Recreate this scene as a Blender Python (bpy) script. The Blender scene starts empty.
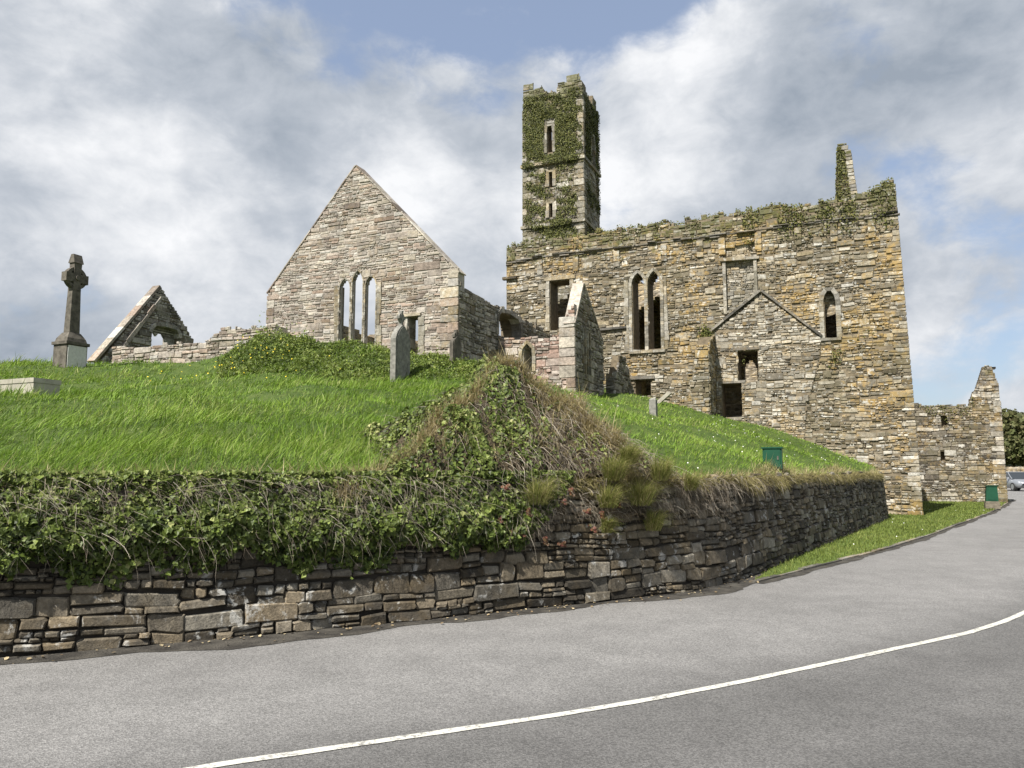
import bpy, math, random
import numpy as np
from mathutils import Vector
random.seed(11)
rng = np.random.default_rng(11)
SC = bpy.context.scene
COL = SC.collection
# ------------------------------------------------------------------ camera
F = 770.0
PITCH = math.atan(86 / F)
EYE = 1.6
cam = bpy.data.cameras.new('camera'); camo = bpy.data.objects.new('camera', cam); COL.objects.link(camo)
cam.sensor_width = 36.0; cam.lens = F * 36 / 1024; cam.clip_end = 4000; cam.clip_start = 0.05
camo.location = (0, 0, EYE); camo.rotation_euler = (math.radians(90) + PITCH, 0, 0)
SC.camera = camo
SC.view_settings.view_transform = 'Standard'; SC.view_settings.look = 'None'
SC.view_settings.exposure = 1.05; SC.view_settings.gamma = 1.0; SC.view_settings.use_curve_mapping = False

def ray(px, py):
    a = (px - 512) / F; b = (384 - py) / F
    return a, math.cos(PITCH) - b * math.sin(PITCH), math.sin(PITCH) + b * math.cos(PITCH)
def at(px, py, Y):
    a, y, z = ray(px, py); t = Y / y
    return (a * t, Y, EYE + z * t)
def gnd(px, py, z0=0.0):
    a, y, z = ray(px, py); t = (z0 - EYE) / z
    return (a * t, y * t)

# ------------------------------------------------------------------ sun + sky
SUN_EL = math.radians(50)
SD = Vector((-0.60 * math.cos(SUN_EL), -0.80 * math.cos(SUN_EL), math.sin(SUN_EL))).normalized()
sl = bpy.data.lights.new('sun', 'SUN'); sl.energy = 4.3; sl.angle = math.radians(0.6); sl.color = (1.0, 0.955, 0.88)
slo = bpy.data.objects.new('sun', sl); COL.objects.link(slo)
slo.rotation_euler = (-SD).to_track_quat('-Z', 'Y').to_euler(); slo.location = (-20, -20, 40)

def nd(nt, typ, **kw):
    n = nt.nodes.new(typ)
    for k, v in kw.items():
        if k.startswith('_'): setattr(n, k[1:], v)
        else:
            s = n.inputs[int(k[1:])] if (k[0] == 'i' and k[1:].isdigit()) else n.inputs[k.replace('__', ' ')]
            if isinstance(v, bpy.types.NodeSocket): nt.links.new(v, s)
            else: s.default_value = v
    return n
def mth(nt, op, a, b=0.0, c=0.0, clamp=False):
    n = nd(nt, 'ShaderNodeMath', _operation=op, i0=a, i1=b, i2=c); n.use_clamp = clamp
    return n.outputs[0]
def smooth(nt, v, lo, hi, a=0.0, b=1.0):
    n = nt.nodes.new('ShaderNodeMapRange'); n.interpolation_type = 'SMOOTHSTEP'
    nt.links.new(v, n.inputs[0])
    for i, q in enumerate((lo, hi, a, b)): n.inputs[1 + i].default_value = q
    return n.outputs[0]
def mixc(nt, f, a, b, blend='MIX'):
    n = nt.nodes.new('ShaderNodeMix'); n.data_type = 'RGBA'; n.blend_type = blend
    for s, v in ((n.inputs[0], f), (n.inputs[6], a), (n.inputs[7], b)):
        if isinstance(v, bpy.types.NodeSocket): nt.links.new(v, s)
        else: s.default_value = v if not isinstance(v, tuple) or len(v) == 4 else (*v, 1)
    return n.outputs[2]

W = bpy.data.worlds.new('World'); SC.world = W; W.use_nodes = True
nt = W.node_tree; nt.nodes.clear()
tc = nd(nt, 'ShaderNodeTexCoord').outputs['Generated']
sky = nd(nt, 'ShaderNodeTexSky', _sky_type='NISHITA', _sun_disc=False)
sky.sun_elevation = SUN_EL; sky.sun_rotation = math.atan2(SD.x, SD.y); sky.altitude = 20; sky.air_density = 1.0; sky.dust_density = 1.5
SKYK = 0.085
mp = nd(nt, 'ShaderNodeMapping', Vector=tc); mp.inputs['Scale'].default_value = (1, 1, 1.6); mp.inputs['Location'].default_value = (3.1, 0.4, 1.7)
n1 = nd(nt, 'ShaderNodeTexNoise', Vector=mp.outputs[0], Scale=3.7, Detail=10.0, Roughness=0.54, Distortion=0.15).outputs[0]
mp2 = nd(nt, 'ShaderNodeMapping', Vector=tc); mp2.inputs['Scale'].default_value = (1, 1, 1.5); mp2.inputs['Location'].default_value = (7.3, 2.4, 0.2)
n2 = nd(nt, 'ShaderNodeTexNoise', Vector=mp2.outputs[0], Scale=4.4, Detail=10.0, Roughness=0.55, Distortion=0.2).outputs[0]
n3 = nd(nt, 'ShaderNodeTexNoise', Vector=mp2.outputs[0], Scale=15.0, Detail=8.0, Roughness=0.6, Distortion=0.3).outputs[0]
nv = nd(nt, 'ShaderNodeVectorMath', _operation='NORMALIZE', i0=tc).outputs[0]
def blob(px, py, rad, amp):
    d = Vector(ray(px, py)).normalized()
    dt = nd(nt, 'ShaderNodeVectorMath', _operation='DOT_PRODUCT', i0=nv, i1=tuple(d)).outputs['Value']
    return smooth(nt, dt, math.cos(math.radians(rad)), 1.0, 0.0, amp)
def addall(vals):
    a = vals[0]
    for v in vals[1:]: a = mth(nt, 'ADD', a, v)
    return a
cover = addall([n1, blob(640, 50, 6, -0.10), blob(455, 95, 6, -0.05), blob(740, 0, 8, -0.12), blob(40, 110, 4, -0.12), blob(330, 0, 10, -0.05), blob(180, 10, 15, -0.04), blob(980, 300, 6, -.06),
                blob(985, 270, 10, -0.05), blob(280, 260, 20, 0.16), blob(850, 140, 17, 0.16), blob(700, 90, 9, 0.10), blob(390, 190, 7, 0.18), blob(120, 120, 12, 0.06)])
cover = mth(nt, 'ADD', cover, mth(nt, 'MULTIPLY', mth(nt, 'SUBTRACT', n3, 0.5), 0.22))
cmask = smooth(nt, cover, 0.36, 0.52)
bri = addall([n2, blob(395, 185, 7, 0.22), blob(170, 230, 10, 0.17), blob(700, 70, 6, 0.16), blob(640, 90, 10, 0.12), blob(60, 60, 14, 0.10), blob(960, 270, 11, 0.12), blob(560, 220, 8, 0.08),
              blob(870, 160, 14, -0.15), blob(60, 310, 10, -0.07), blob(260, 300, 8, -0.05), blob(300, 60, 12, -0.04), blob(1000, 215, 5, -.06)])
bri = mth(nt, 'ADD', bri, mth(nt, 'MULTIPLY', mth(nt, 'SUBTRACT', n3, 0.5), 0.45))
ramp = nd(nt, 'ShaderNodeValToRGB', Fac=bri)
cr = ramp.color_ramp; cr.elements[0].position = 0.27; cr.elements[0].color = (0.165, 0.19, 0.225, 1); cr.elements[1].position = 0.80; cr.elements[1].color = (0.465, 0.47, 0.48, 1)
e = cr.elements.new(0.5); e.color = (0.265, 0.285, 0.315, 1)
skyc = nd(nt, 'ShaderNodeVectorMath', _operation='SCALE', i0=sky.outputs[0]); skyc.inputs['Scale'].default_value = SKYK
veil = mixc(nt, 0.55, skyc.outputs[0], (0.19, 0.225, 0.30))
final = mixc(nt, cmask, veil, ramp.outputs[0])
bg = nd(nt, 'ShaderNodeBackground', Color=final, Strength=1.0)
nt.links.new(bg.outputs[0], nd(nt, 'ShaderNodeOutputWorld').inputs[0])

# ------------------------------------------------------------------ mesh helpers
ORG = {}
class MB:
    def __init__(s): s.v = []; s.f = []; s.m = []; s.t = []
    def add(s, vs, fs, tint=(.5, .5, .5), mi=0):
        b = len(s.v); s.v.extend(vs); s.t.extend([tint] * len(vs))
        for f in fs: s.f.append([i + b for i in f]); s.m.append(mi)
    def hexa(s, p, tint=(.5, .5, .5), mi=0):   # p: 4 bottom (ccw from above) + 4 top
        s.add(p, [(3, 2, 1, 0), (4, 5, 6, 7), (0, 1, 5, 4), (1, 2, 6, 5), (2, 3, 7, 6), (3, 0, 4, 7)], tint, mi)
    def box(s, x0, x1, y0, y1, z0, z1, tint=(.5, .5, .5), mi=0, fr=None):
        p = [(x0, y0, z0), (x1, y0, z0), (x1, y1, z0), (x0, y1, z0), (x0, y0, z1), (x1, y0, z1), (x1, y1, z1), (x0, y1, z1)]
        if fr: p = [fr(*q) for q in p]
        s.hexa(p, tint, mi)
    def tube(s, pts, rad, k=5, tint=(.5, .5, .5), mi=0, caps=True):
        n = len(pts); P = [Vector(q) for q in pts]; vs = []
        for i, q in enumerate(P):
            d = (P[min(i + 1, n - 1)] - P[max(i - 1, 0)]).normalized()
            a = d.cross(Vector((0, 0, 1)) if abs(d.z) < 0.9 else Vector((1, 0, 0))).normalized(); b = d.cross(a)
            r = rad[i] if hasattr(rad, '__len__') else rad
            for j in range(k):
                w = 2 * math.pi * j / k
                vs.append(tuple(q + a * (r * math.cos(w)) + b * (r * math.sin(w))))
        fs = [(i * k + j, i * k + (j + 1) % k, (i + 1) * k + (j + 1) % k, (i + 1) * k + j) for i in range(n - 1) for j in range(k)]
        if caps: fs += [tuple(range(k))[::-1], tuple(range((n - 1) * k, n * k))]
        s.add(vs, fs, tint, mi)
    def prism(s, poly, fr, n0, n1, tint=(.5, .5, .5), mi=0):   # poly of (a,b); fr(a, n, b)
        k = len(poly)
        vs = [fr(a, n0, b) for a, b in poly] + [fr(a, n1, b) for a, b in poly]
        fs = [tuple(range(k))[::-1], tuple(range(k, 2 * k))] + [(i, (i + 1) % k, k + (i + 1) % k, k + i) for i in range(k)]
        s.add(vs, fs, tint, mi)

def raw_mesh(name, V, loops, starts, mats, mi=None, tint=None, smoothf=False):
    me = bpy.data.meshes.new(name)
    V = np.asarray(V, np.float32); me.vertices.add(len(V)); me.vertices.foreach_set('co', V.ravel())
    me.loops.add(len(loops)); me.loops.foreach_set('vertex_index', np.asarray(loops, np.int32))
    me.polygons.add(len(starts)); me.polygons.foreach_set('loop_start', np.asarray(starts, np.int32))
    for m in mats: me.materials.append(m)
    if mi is not None: me.polygons.foreach_set('material_index', np.asarray(mi, np.int32))
    me.polygons.foreach_set('use_smooth', np.full(len(starts), smoothf))
    if tint is not None:
        a = me.attributes.new('tint', 'FLOAT_COLOR', 'POINT')
        T = np.ones((len(V), 4), np.float32); T[:, :3] = tint
        a.data.foreach_set('color', T.ravel())
    me.update(calc_edges=True); me.validate()
    return me
def place(name, V, mk, parent, base):
    V = np.asarray(V, np.float64)
    if parent is not None: o0 = ORG[parent.name]
    elif base is not None: o0 = np.array(base, float)
    else:
        lo, hi = V.min(0), V.max(0); o0 = np.array([(lo[0] + hi[0]) / 2, (lo[1] + hi[1]) / 2, lo[2]])
    o = bpy.data.objects.new(name, mk(V - o0)); COL.objects.link(o)
    if parent is not None: o.parent = parent
    else: o.location = o0
    ORG[o.name] = o0
    return o
def build(mb, name, mats, parent=None, base=None, smoothf=False):
    if not isinstance(mats, (list, tuple)): mats = [mats]
    L = [len(f) for f in mb.f]; st = np.concatenate([[0], np.cumsum(L)[:-1]])
    lp = np.fromiter((i for f in mb.f for i in f), np.int32)
    return place(name, mb.v, lambda V: raw_mesh(name, V, lp, st, mats, mb.m, np.array(mb.t), smoothf), parent, base)
def build_np(name, V, Fc, mats, tint=None, parent=None, base=None, smoothf=False):
    k = Fc.shape[1]
    return place(name, V, lambda VV: raw_mesh(name, VV, Fc.ravel(), np.arange(len(Fc)) * k, [mats], None, tint, smoothf), parent, base)
def empty(name, loc):
    o = bpy.data.objects.new(name, None); COL.objects.link(o); o.location = loc; o.empty_display_size = 0.3
    ORG[o.name] = np.array(loc, float); return o
def tag(o, label=None, cat=None, group=None, kind=None):
    for k, v in (('label', label), ('category', cat), ('group', group), ('kind', kind)):
        if v: o[k] = v
    return o
def copy_tree(o, parent=None):
    c = o.copy(); COL.objects.link(c)
    if parent is not None: c.parent = parent
    ORG[c.name] = ORG[o.name]
    for ch in list(o.children): copy_tree(ch, c)
    return c

# ------------------------------------------------------------------ materials
def newmat(name):
    m = bpy.data.materials.new(name); m.use_nodes = True; t = m.node_tree; t.nodes.clear()
    b = nd(t, 'ShaderNodeBsdfPrincipled'); out = nd(t, 'ShaderNodeOutputMaterial'); t.links.new(b.outputs[0], out.inputs[0])
    b.inputs['Roughness'].default_value = 0.9; b.inputs['Specular IOR Level'].default_value = 0.25
    return m, t, b
def tint_nodes(t):
    a = nd(t, 'ShaderNodeAttribute', _attribute_name='tint')
    s = nd(t, 'ShaderNodeSeparateColor', Color=a.outputs['Color'])
    return s.outputs[0], s.outputs[1], s.outputs[2]
def noise(t, vec, sc, det=5.0, ro=0.55, dist=0.0):
    return nd(t, 'ShaderNodeTexNoise', Vector=vec, Scale=sc, Detail=det, Roughness=ro, Distortion=dist).outputs[0]
def ramp_of(t, fac, cols):
    r = nd(t, 'ShaderNodeValToRGB', Fac=fac); c = r.color_ramp; n = len(cols)
    c.elements[0].color = (*cols[0], 1); c.elements[0].position = 0.04
    c.elements[1].color = (*cols[-1], 1); c.elements[1].position = 0.96
    for i in range(1, n - 1):
        e = c.elements.new(0.04 + 0.92 * i / (n - 1)); e.color = (*cols[i], 1)
    return r.outputs[0]
def bumped(t, b, h, strength=0.6, dist=0.02):
    n = nd(t, 'ShaderNodeBump', Height=h, Strength=strength, Distance=dist); t.links.new(n.outputs[0], b.inputs['Normal'])
def stone_mat(name, cols, orange=0.0, white=0.0, moss=None, gain=1.0, grain=9.0, cellular=False, olive=0.0, var=1.0):
    m, t, b = newmat(name); P = nd(t, 'ShaderNodeTexCoord').outputs['Object']
    r, g, bl = tint_nodes(t)
    if cellular:
        mpn = nd(t, 'ShaderNodeMapping', Vector=P); mpn.inputs['Scale'].default_value = (3.2, 3.2, 9)
        vo = nd(t, 'ShaderNodeTexVoronoi', Vector=mpn.outputs[0], Scale=1.0)
        s = nd(t, 'ShaderNodeSeparateColor', Color=vo.outputs['Color']); r, g = s.outputs[0], s.outputs[1]
    c = ramp_of(t, r, cols)
    big = noise(t, P, 1.3, 4); fine = noise(t, P, grain, 7, 0.65); vf = noise(t, P, grain * 4.5, 5, 0.7)
    k = mth(t, 'MULTIPLY', smooth(t, g, 0, 1, (1 - .38 * var) * gain, (1 + .32 * var) * gain), smooth(t, fine, 0.25, 0.75, 0.62, 1.36))
    k = mth(t, 'MULTIPLY', k, smooth(t, vf, 0.3, 0.7, 0.78, 1.2))
    k = mth(t, 'MULTIPLY', k, smooth(t, big, 0.3, 0.7, 0.8, 1.18))
    sc = nd(t, 'ShaderNodeVectorMath', _operation='SCALE', i0=c); t.links.new(k, sc.inputs['Scale']); c = sc.outputs[0]
    if orange:
        o1 = noise(t, P, 0.55, 3); o2 = noise(t, P, 5.0, 6, 0.65)
        f = smooth(t, mth(t, 'ADD', mth(t, 'ADD', o1, mth(t, 'MULTIPLY', o2, 0.9)), mth(t, 'MULTIPLY', bl, 0.14)), 0.97, 1.22, 0, orange)
        c = mixc(t, f, c, (0.375, 0.25, 0.085))
    if olive:
        f = smooth(t, mth(t, 'ADD', noise(t, P, 0.75, 4, 0.6, 0.3), mth(t, 'MULTIPLY', noise(t, P, 7.0, 6, 0.7), 0.8)), 0.82, 1.04, 0, olive)
        c = mixc(t, f, c, (0.105, 0.092, 0.045))
    if white:
        w1 = noise(t, P, 6.5, 6, 0.7, 0.4); w2 = noise(t, P, 1.1, 3)
        f = smooth(t, mth(t, 'ADD', w1, mth(t, 'MULTIPLY', w2, 0.45)), 0.80, 0.90, 0, white)
        c = mixc(t, f, c, (0.58, 0.58, 0.55))
    if moss:
        z0, z1, amt = moss
        z = nd(t, 'ShaderNodeSeparateXYZ', Vector=P).outputs[2]
        q = mth(t, 'ADD', smooth(t, z, z0, z1, 0.0, 0.42), mth(t, 'MULTIPLY', noise(t, P, 2.2, 6, 0.68), 1.0))
        c = mixc(t, smooth(t, q, 0.80, 0.95, 0, amt), c, (0.085, 0.088, 0.03))
    t.links.new(c, b.inputs['Base Color'])
    h = mth(t, 'ADD', mth(t, 'MULTIPLY', fine, 1.0), mth(t, 'MULTIPLY', vf, 0.5))
    if cellular: h = mth(t, 'ADD', h, mth(t, 'MULTIPLY', nd(t, 'ShaderNodeTexVoronoi', Vector=mpn.outputs[0], Scale=1.0, _feature='DISTANCE_TO_EDGE').outputs[0], 3.0))
    bumped(t, b, h, 0.75, 0.03)
    return m
def flat_mat(name, col, rough=0.6, var=0.12, sc=8.0, metal=0.0, bump=0.15):
    m, t, b = newmat(name); P = nd(t, 'ShaderNodeTexCoord').outputs['Object']
    n = noise(t, P, sc, 6, 0.6)
    s = nd(t, 'ShaderNodeVectorMath', _operation='SCALE', i0=(col)); t.links.new(smooth(t, n, 0.25, 0.75, 1 - var, 1 + var), s.inputs['Scale'])
    t.links.new(s.outputs[0], b.inputs['Base Color']); b.inputs['Roughness'].default_value = rough; b.inputs['Metallic'].default_value = metal
    if bump: bumped(t, b, n, bump, 0.01)
    return m
def leaf_mat(name, cols, rough=0.5, trans=0.35, spec=0.4):
    m, t, b = newmat(name); r, g, bl = tint_nodes(t)
    c = ramp_of(t, r, cols)
    s = nd(t, 'ShaderNodeVectorMath', _operation='SCALE', i0=c); t.links.new(smooth(t, g, 0, 1, 0.65, 1.35), s.inputs['Scale'])
    t.links.new(s.outputs[0], b.inputs['Base Color']); b.inputs['Roughness'].default_value = rough; b.inputs['Specular IOR Level'].default_value = spec
    if trans:
        tr = nd(t, 'ShaderNodeBsdfTranslucent', Color=s.outputs[0])
        mx = nd(t, 'ShaderNodeMixShader', i0=trans, i1=b.outputs[0], i2=tr.outputs[0])
        out = [n for n in t.nodes if n.type == 'OUTPUT_MATERIAL'][0]; t.links.new(mx.outputs[0], out.inputs[0])
    return m

M = {}
M['gable'] = stone_mat('pale_mortared_rubble', [(.19, .155, .13), (.30, .265, .225), (.36, .325, .285), (.31, .235, .185), (.40, .365, .32), (.36, .32, .255), (.44, .415, .375)], 0.15, 0.2, None, 0.86, var=.55)
M['gable_core'] = flat_mat('pale_lime_mortar', (.37, .335, .29), 0.95, 0.25, 6.0, 0, 0.6)
M['long'] = stone_mat('ochre_grey_rubble', [(.10, .085, .06), (.19, .165, .122), (.26, .23, .178), (.27, .22, .14), (.32, .293, .24), (.245, .215, .16), (.45, .43, .385)], 0.75, 0.6, (8.6, 11.8, 0.8), 0.95, olive=.42)
M['palerub'] = stone_mat('pale_patched_rubble', [(.13, .115, .09), (.22, .2, .16), (.30, .275, .225), (.35, .325, .275), (.30, .25, .17), (.42, .40, .355)], 0.45, 0.5, None, 0.97)
M['long_core'] = flat_mat('brown_mortar', (.165, .135, .092), 0.95, 0.35, 5.0, 0, 0.7)
M['inner'] = stone_mat('inner_rubble', [(.14, .115, .08), (.24, .2, .15), (.32, .26, .17), (.36, .32, .26)], 0.5, 0.3, None, 1.0, 9.0, True)
M['tower'] = stone_mat('grey_tower_rubble', [(.15, .13, .10), (.26, .24, .2), (.36, .34, .3), (.42, .4, .36), (.3, .26, .2)], 0.2, 0.4, (16, 25, 0.75), 0.74, olive=.75)
M['dress'] = stone_mat('dressed_limestone', [(.22, .205, .17), (.29, .27, .23), (.35, .33, .29), (.28, .24, .17)], 0.3, 0.45, None, 0.95, olive=.35)
M['darkdress'] = stone_mat('dark_slate_ledge', [(.09, .085, .075), (.14, .13, .11), (.18, .165, .14)], 0.2, 0.2, None, 1.0)
M['retain'] = stone_mat('dark_dry_stone', [(.047, .041, .032), (.086, .075, .058), (.117, .102, .077), (.145, .118, .081), (.132, .12, .098), (.175, .16, .13)], 0.08, 0.5, None, 1.0, 11.0)
M['retain_core'] = flat_mat('dark_earth_joint', (.035, .03, .024), 1.0, 0.4, 9.0, 0, 0.8)  # dark earth core between the dry stones
M['pink'] = stone_mat('pinkish_rubble', [(.18, .12, .095), (.28, .2, .165), (.34, .27, .23), (.4, .36, .32), (.25, .2, .16)], 0.15, 0.3, None, 1.0)
M['greyrub'] = stone_mat('grey_rubble', [(.13, .12, .10), (.22, .2, .17), (.29, .27, .24), (.35, .33, .29)], 0.15, 0.5, (7.5, 9, 0.3), 0.95)
M['recess'] = stone_mat('mottled_rubble', [(.07, .06, .048), (.15, .13, .105), (.23, .205, .165), (.38, .36, .32), (.21, .17, .11), (.29, .27, .235)], 0.45, 0.55, (4.4, 7.2, 0.7), 1.0, olive=.5)
M['cross'] = flat_mat('weathered_dark_granite', (.10, .09, .074), 0.9, 0.45, 6.0, 0, 0.5)
M['marble'] = flat_mat('weathered_white_marble', (.55, .55, .53), 0.6, 0.12, 14.0, 0, 0.2)
M['headstone'] = flat_mat('grey_limestone_headstone', (.185, .18, .16), 0.9, 0.4, 9.0, 0, 0.5)
M['slabstone'] = flat_mat('pale_sandstone_slab', (.33, .31, .255), 0.9, 0.22, 5.0, 0, 0.4)
M['greenbox'] = flat_mat('green_painted_metal', (.010, .060, .032), 0.5, 0.12, 6.0)
M['plinth'] = flat_mat('rough_concrete', (.15, .13, .10), 0.95, 0.35, 9.0, 0, 0.5)
M['grass'] = leaf_mat('meadow_grass', [(.052, .092, .011), (.108, .192, .018), (.158, .258, .027), (.215, .30, .045), (.30, .31, .12)], 0.55, 0.30, 0.3)
M['lawn'] = leaf_mat('mown_verge_grass', [(.095, .13, .025), (.15, .19, .04), (.21, .235, .07)], 0.6, 0.3, 0.25)
M['dry'] = leaf_mat('dry_grass', [(.16, .145, .05), (.26, .22, .10), (.34, .28, .15), (.42, .36, .22)], 0.7, 0.2, 0.2)
M['ivy'] = leaf_mat('ivy_leaves', [(.030, .046, .010), (.068, .097, .018), (.117, .157, .030), (.18, .218, .055), (.31, .31, .13)], 0.5, 0.25, 0.32)
M['towerivy'] = leaf_mat('tower_ivy_leaves', [(.040, .044, .013), (.070, .080, .018), (.105, .118, .026), (.16, .155, .045)], 0.6, 0.15, 0.3)
M['weed'] = leaf_mat('nettle_leaves', [(.040, .064, .012), (.085, .125, .019), (.145, .195, .032), (.22, .255, .065)], 0.5, 0.3, 0.35)
M['twig'] = leaf_mat('bare_pale_twigs', [(.09, .07, .05), (.15, .125, .095), (.22, .19, .15), (.33, .295, .24)], 0.85, 0.0, 0.2)
M['moss'] = leaf_mat('wall_moss', [(.04, .05, .012), (.075, .085, .02), (.12, .125, .035), (.16, .15, .05)], 0.8, 0.15, 0.2)
M['sedum'] = leaf_mat('stonecrop_leaves', [(.10, .10, .03), (.13, .075, .035), (.20, .05, .04), (.16, .12, .045)], 0.5, 0.15, 0.4)
M['yellow'] = flat_mat('yellow_petals', (.62, .48, .03), 0.6, 0.1)
M['whitepetal'] = flat_mat('white_petals', (.75, .75, .7), 0.6, 0.1)
M['litter'] = leaf_mat('fallen_leaves', [(.12, .085, .05), (.22, .17, .10), (.36, .30, .19)], 0.8, 0.0, 0.2)
M['tree'] = leaf_mat('tree_leaves', [(.04, .05, .018), (.07, .082, .028), (.11, .115, .045), (.16, .145, .07)], 0.6, 0.2, 0.2)
M['bark'] = flat_mat('brown_bark', (.09, .07, .05), 0.95, 0.3, 6.0, 0, 0.6)

def soil_mat(name, c1, c2, sc=3.0):
    m, t, b = newmat(name); P = nd(t, 'ShaderNodeTexCoord').outputs['Object']
    n = noise(t, P, sc, 7, 0.65); n2_ = noise(t, P, sc * 12, 4, 0.6)
    t.links.new(mixc(t, smooth(t, n, 0.35, 0.65), c1, c2), b.inputs['Base Color']); bumped(t, b, mth(t, 'ADD', n, n2_), 0.8, 0.04); return m
M['hillsoil'] = soil_mat('grassy_turf', (.040, .070, .012), (.075, .105, .022))
M['bank'] = soil_mat('brown_bank_soil', (.04, .032, .02), (.085, .066, .04), 5)
M['field'] = soil_mat('distant_field', (.07, .10, .03), (.10, .12, .045), 0.05)
M['lawnsoil'] = soil_mat('verge_turf', (.07, .105, .02), (.105, .145, .03), 2)
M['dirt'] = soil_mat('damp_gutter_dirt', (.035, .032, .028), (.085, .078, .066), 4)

def asphalt():
    m, t, b = newmat('worn_asphalt'); P = nd(t, 'ShaderNodeTexCoord').outputs['Object']
    g = nd(t, 'ShaderNodeTexVoronoi', Vector=P, Scale=95.0); gs = nd(t, 'ShaderNodeSeparateColor', Color=g.outputs['Color']).outputs[0]
    g2 = noise(t, P, 60, 6, 0.75); big = noise(t, P, 0.35, 5, 0.6); mid = noise(t, P, 2.2, 5, 0.65)
    wear = tint_nodes(t)[0]        # wheel-polished lanes run with the road
    v = mth(t, 'ADD', smooth(t, big, 0.3, 0.7, 0.134, 0.156), smooth(t, mid, 0.3, 0.7, -0.014, 0.014))
    v = mth(t, 'MULTIPLY', v, smooth(t, wear, 0, 1, 0.60, 1.22))
    v = mth(t, 'MULTIPLY', v, smooth(t, gs, 0, 1, 0.72, 1.30)); v = mth(t, 'MULTIPLY', v, smooth(t, g2, 0.3, 0.7, 0.80, 1.2))
    rw = nd(t, 'ShaderNodeCombineColor', Red=v, Green=mth(t, 'MULTIPLY', v, 0.975), Blue=mth(t, 'MULTIPLY', v, 0.945)).outputs[0]
    crk = noise(t, P, 0.9, 8, 0.72, 1.5)
    rw = mixc(t, smooth(t, crk, 0.66, 0.74, 0, 0.22), rw, (.05, .048, .045))
    t.links.new(rw, b.inputs['Base Color']); b.inputs['Roughness'].default_value = 0.82; b.inputs['Specular IOR Level'].default_value = 0.35
    bumped(t, b, mth(t, 'ADD', g.outputs['Distance'], g2), 0.6, 0.008); return m
M['asphalt'] = asphalt()
def paint():
    m, t, b = newmat('worn_white_road_paint'); P = nd(t, 'ShaderNodeTexCoord').outputs['Object']
    n = noise(t, P, 30, 7, 0.75); n2_ = noise(t, P, 3.5, 4)
    f = smooth(t, mth(t, 'ADD', n, mth(t, 'MULTIPLY', n2_, 0.35)), 0.66, 0.80)
    t.links.new(mixc(t, f, (.50, .49, .44), (.20, .195, .18)), b.inputs['Base Color']); bumped(t, b, n, 0.3, 0.004); return m
M['paint'] = paint()

# ------------------------------------------------------------------ masonry
UX, UY = 0.918, -0.397
nrm_ = math.hypot(UX, UY); UX /= nrm_; UY /= nrm_
U = Vector((UX, UY)); V2 = Vector((-UY, UX))          # along the church fronts / towards the back
CC = Vector(gnd(922, 516))                            # outer corner of the big church wall
GG = Vector((-1.72, 24.0))                            # right corner of the chancel gable
def frame(O, u):
    n = (u[1], -u[0])
    return lambda s, d, z: (O[0] + u[0] * s + n[0] * d, O[1] + u[1] * s + n[1] * d, z)
def on_plane(O, u, px, py):
    a, y, z = ray(px, py); n = (u[1], -u[0])
    t = (O[0] * n[0] + O[1] * n[1]) / (a * n[0] + y * n[1])
    x, yy = a * t, y * t
    return ((x - O[0]) * u[0] + (yy - O[1]) * u[1], EYE + z * t)
def runs(solid, s0, s1, z, step=0.03):
    n = max(3, int((s1 - s0) / step)); out = []; st = None
    for i in range(n + 1):
        s = s0 + (s1 - s0) * i / n; ok = solid(s, z)
        if ok and st is None: st = s
        if not ok and st is not None: out.append((st, s)); st = None
    if st is not None: out.append((st, s1))
    return out
def stone(mb, fr, s0, s1, z0, z1, p, rnd, K=8, jit=0.012, bev=0.012, mi=0, wob=None, back=-0.03):
    w, h = s1 - s0, z1 - z0
    if w < 0.03 or h < 0.015: return
    cx, cz = (s0 + s1) / 2, (z0 + z1) / 2
    c = min(min(w, h) * rnd.uniform(0.06, 0.26), rnd.uniform(.008, .03)); j = min(jit, h * 0.22)
    J = lambda: rnd.uniform(-j, j)
    if K == 8:
        ol = [(s0 + c + J(), z0 + J() * .6), (s1 - c + J(), z0 + J() * .6), (s1 + J() * .6, z0 + c + J()), (s1 + J() * .6, z1 - c + J()),
              (s1 - c + J(), z1 + J() * .6), (s0 + c + J(), z1 + J() * .6), (s0 + J() * .6, z1 - c + J()), (s0 + J() * .6, z0 + c + J())]
    else:
        ol = [(s0 + J(), z0 + J()), (s1 + J(), z0 + J()), (s1 + J(), z1 + J()), (s0 + J(), z1 + J())]
    tl_ = rnd.gauss(0, .035) * min(1, .35 / w) if jit > .0125 else 0
    ol = [(a, b + tl_ * (a - cx)) for a, b in ol]
    if wob: ol = [(a, b + wob(a, b)) for a, b in ol]
    b_ = min(bev, h * 0.3, w * 0.3); fx, fz = 1 - 2 * b_ / w, 1 - 2 * b_ / h
    tl = rnd.uniform(-.25, .25) * p; tz = rnd.uniform(-.3, .3) * p
    front = [(cx + (a - cx) * fx, cz + (b - cz) * fz) for a, b in ol]
    if wob:
        q = wob(cx, cz); front = [(cx + (a - cx) * fx, cz + q + (b - cz - q) * fz) for a, b in ol]
    vs = [fr(a, back, b) for a, b in ol] + [fr(a, p * 0.62, b) for a, b in ol] + \
         [fr(a, p + tl * (a - cx) / w + tz * (b - cz) / h, b) for a, b in front]
    k = len(ol); fs = []
    for r in (0, 1):
        for i in range(k): fs.append((r * k + i, r * k + (i + 1) % k, (r + 1) * k + (i + 1) % k, (r + 1) * k + i))
    fs.append(tuple(range(2 * k, 3 * k)))
    mb.add(vs, fs, (rnd.random(), rnd.random(), rnd.random()), mi)
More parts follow.
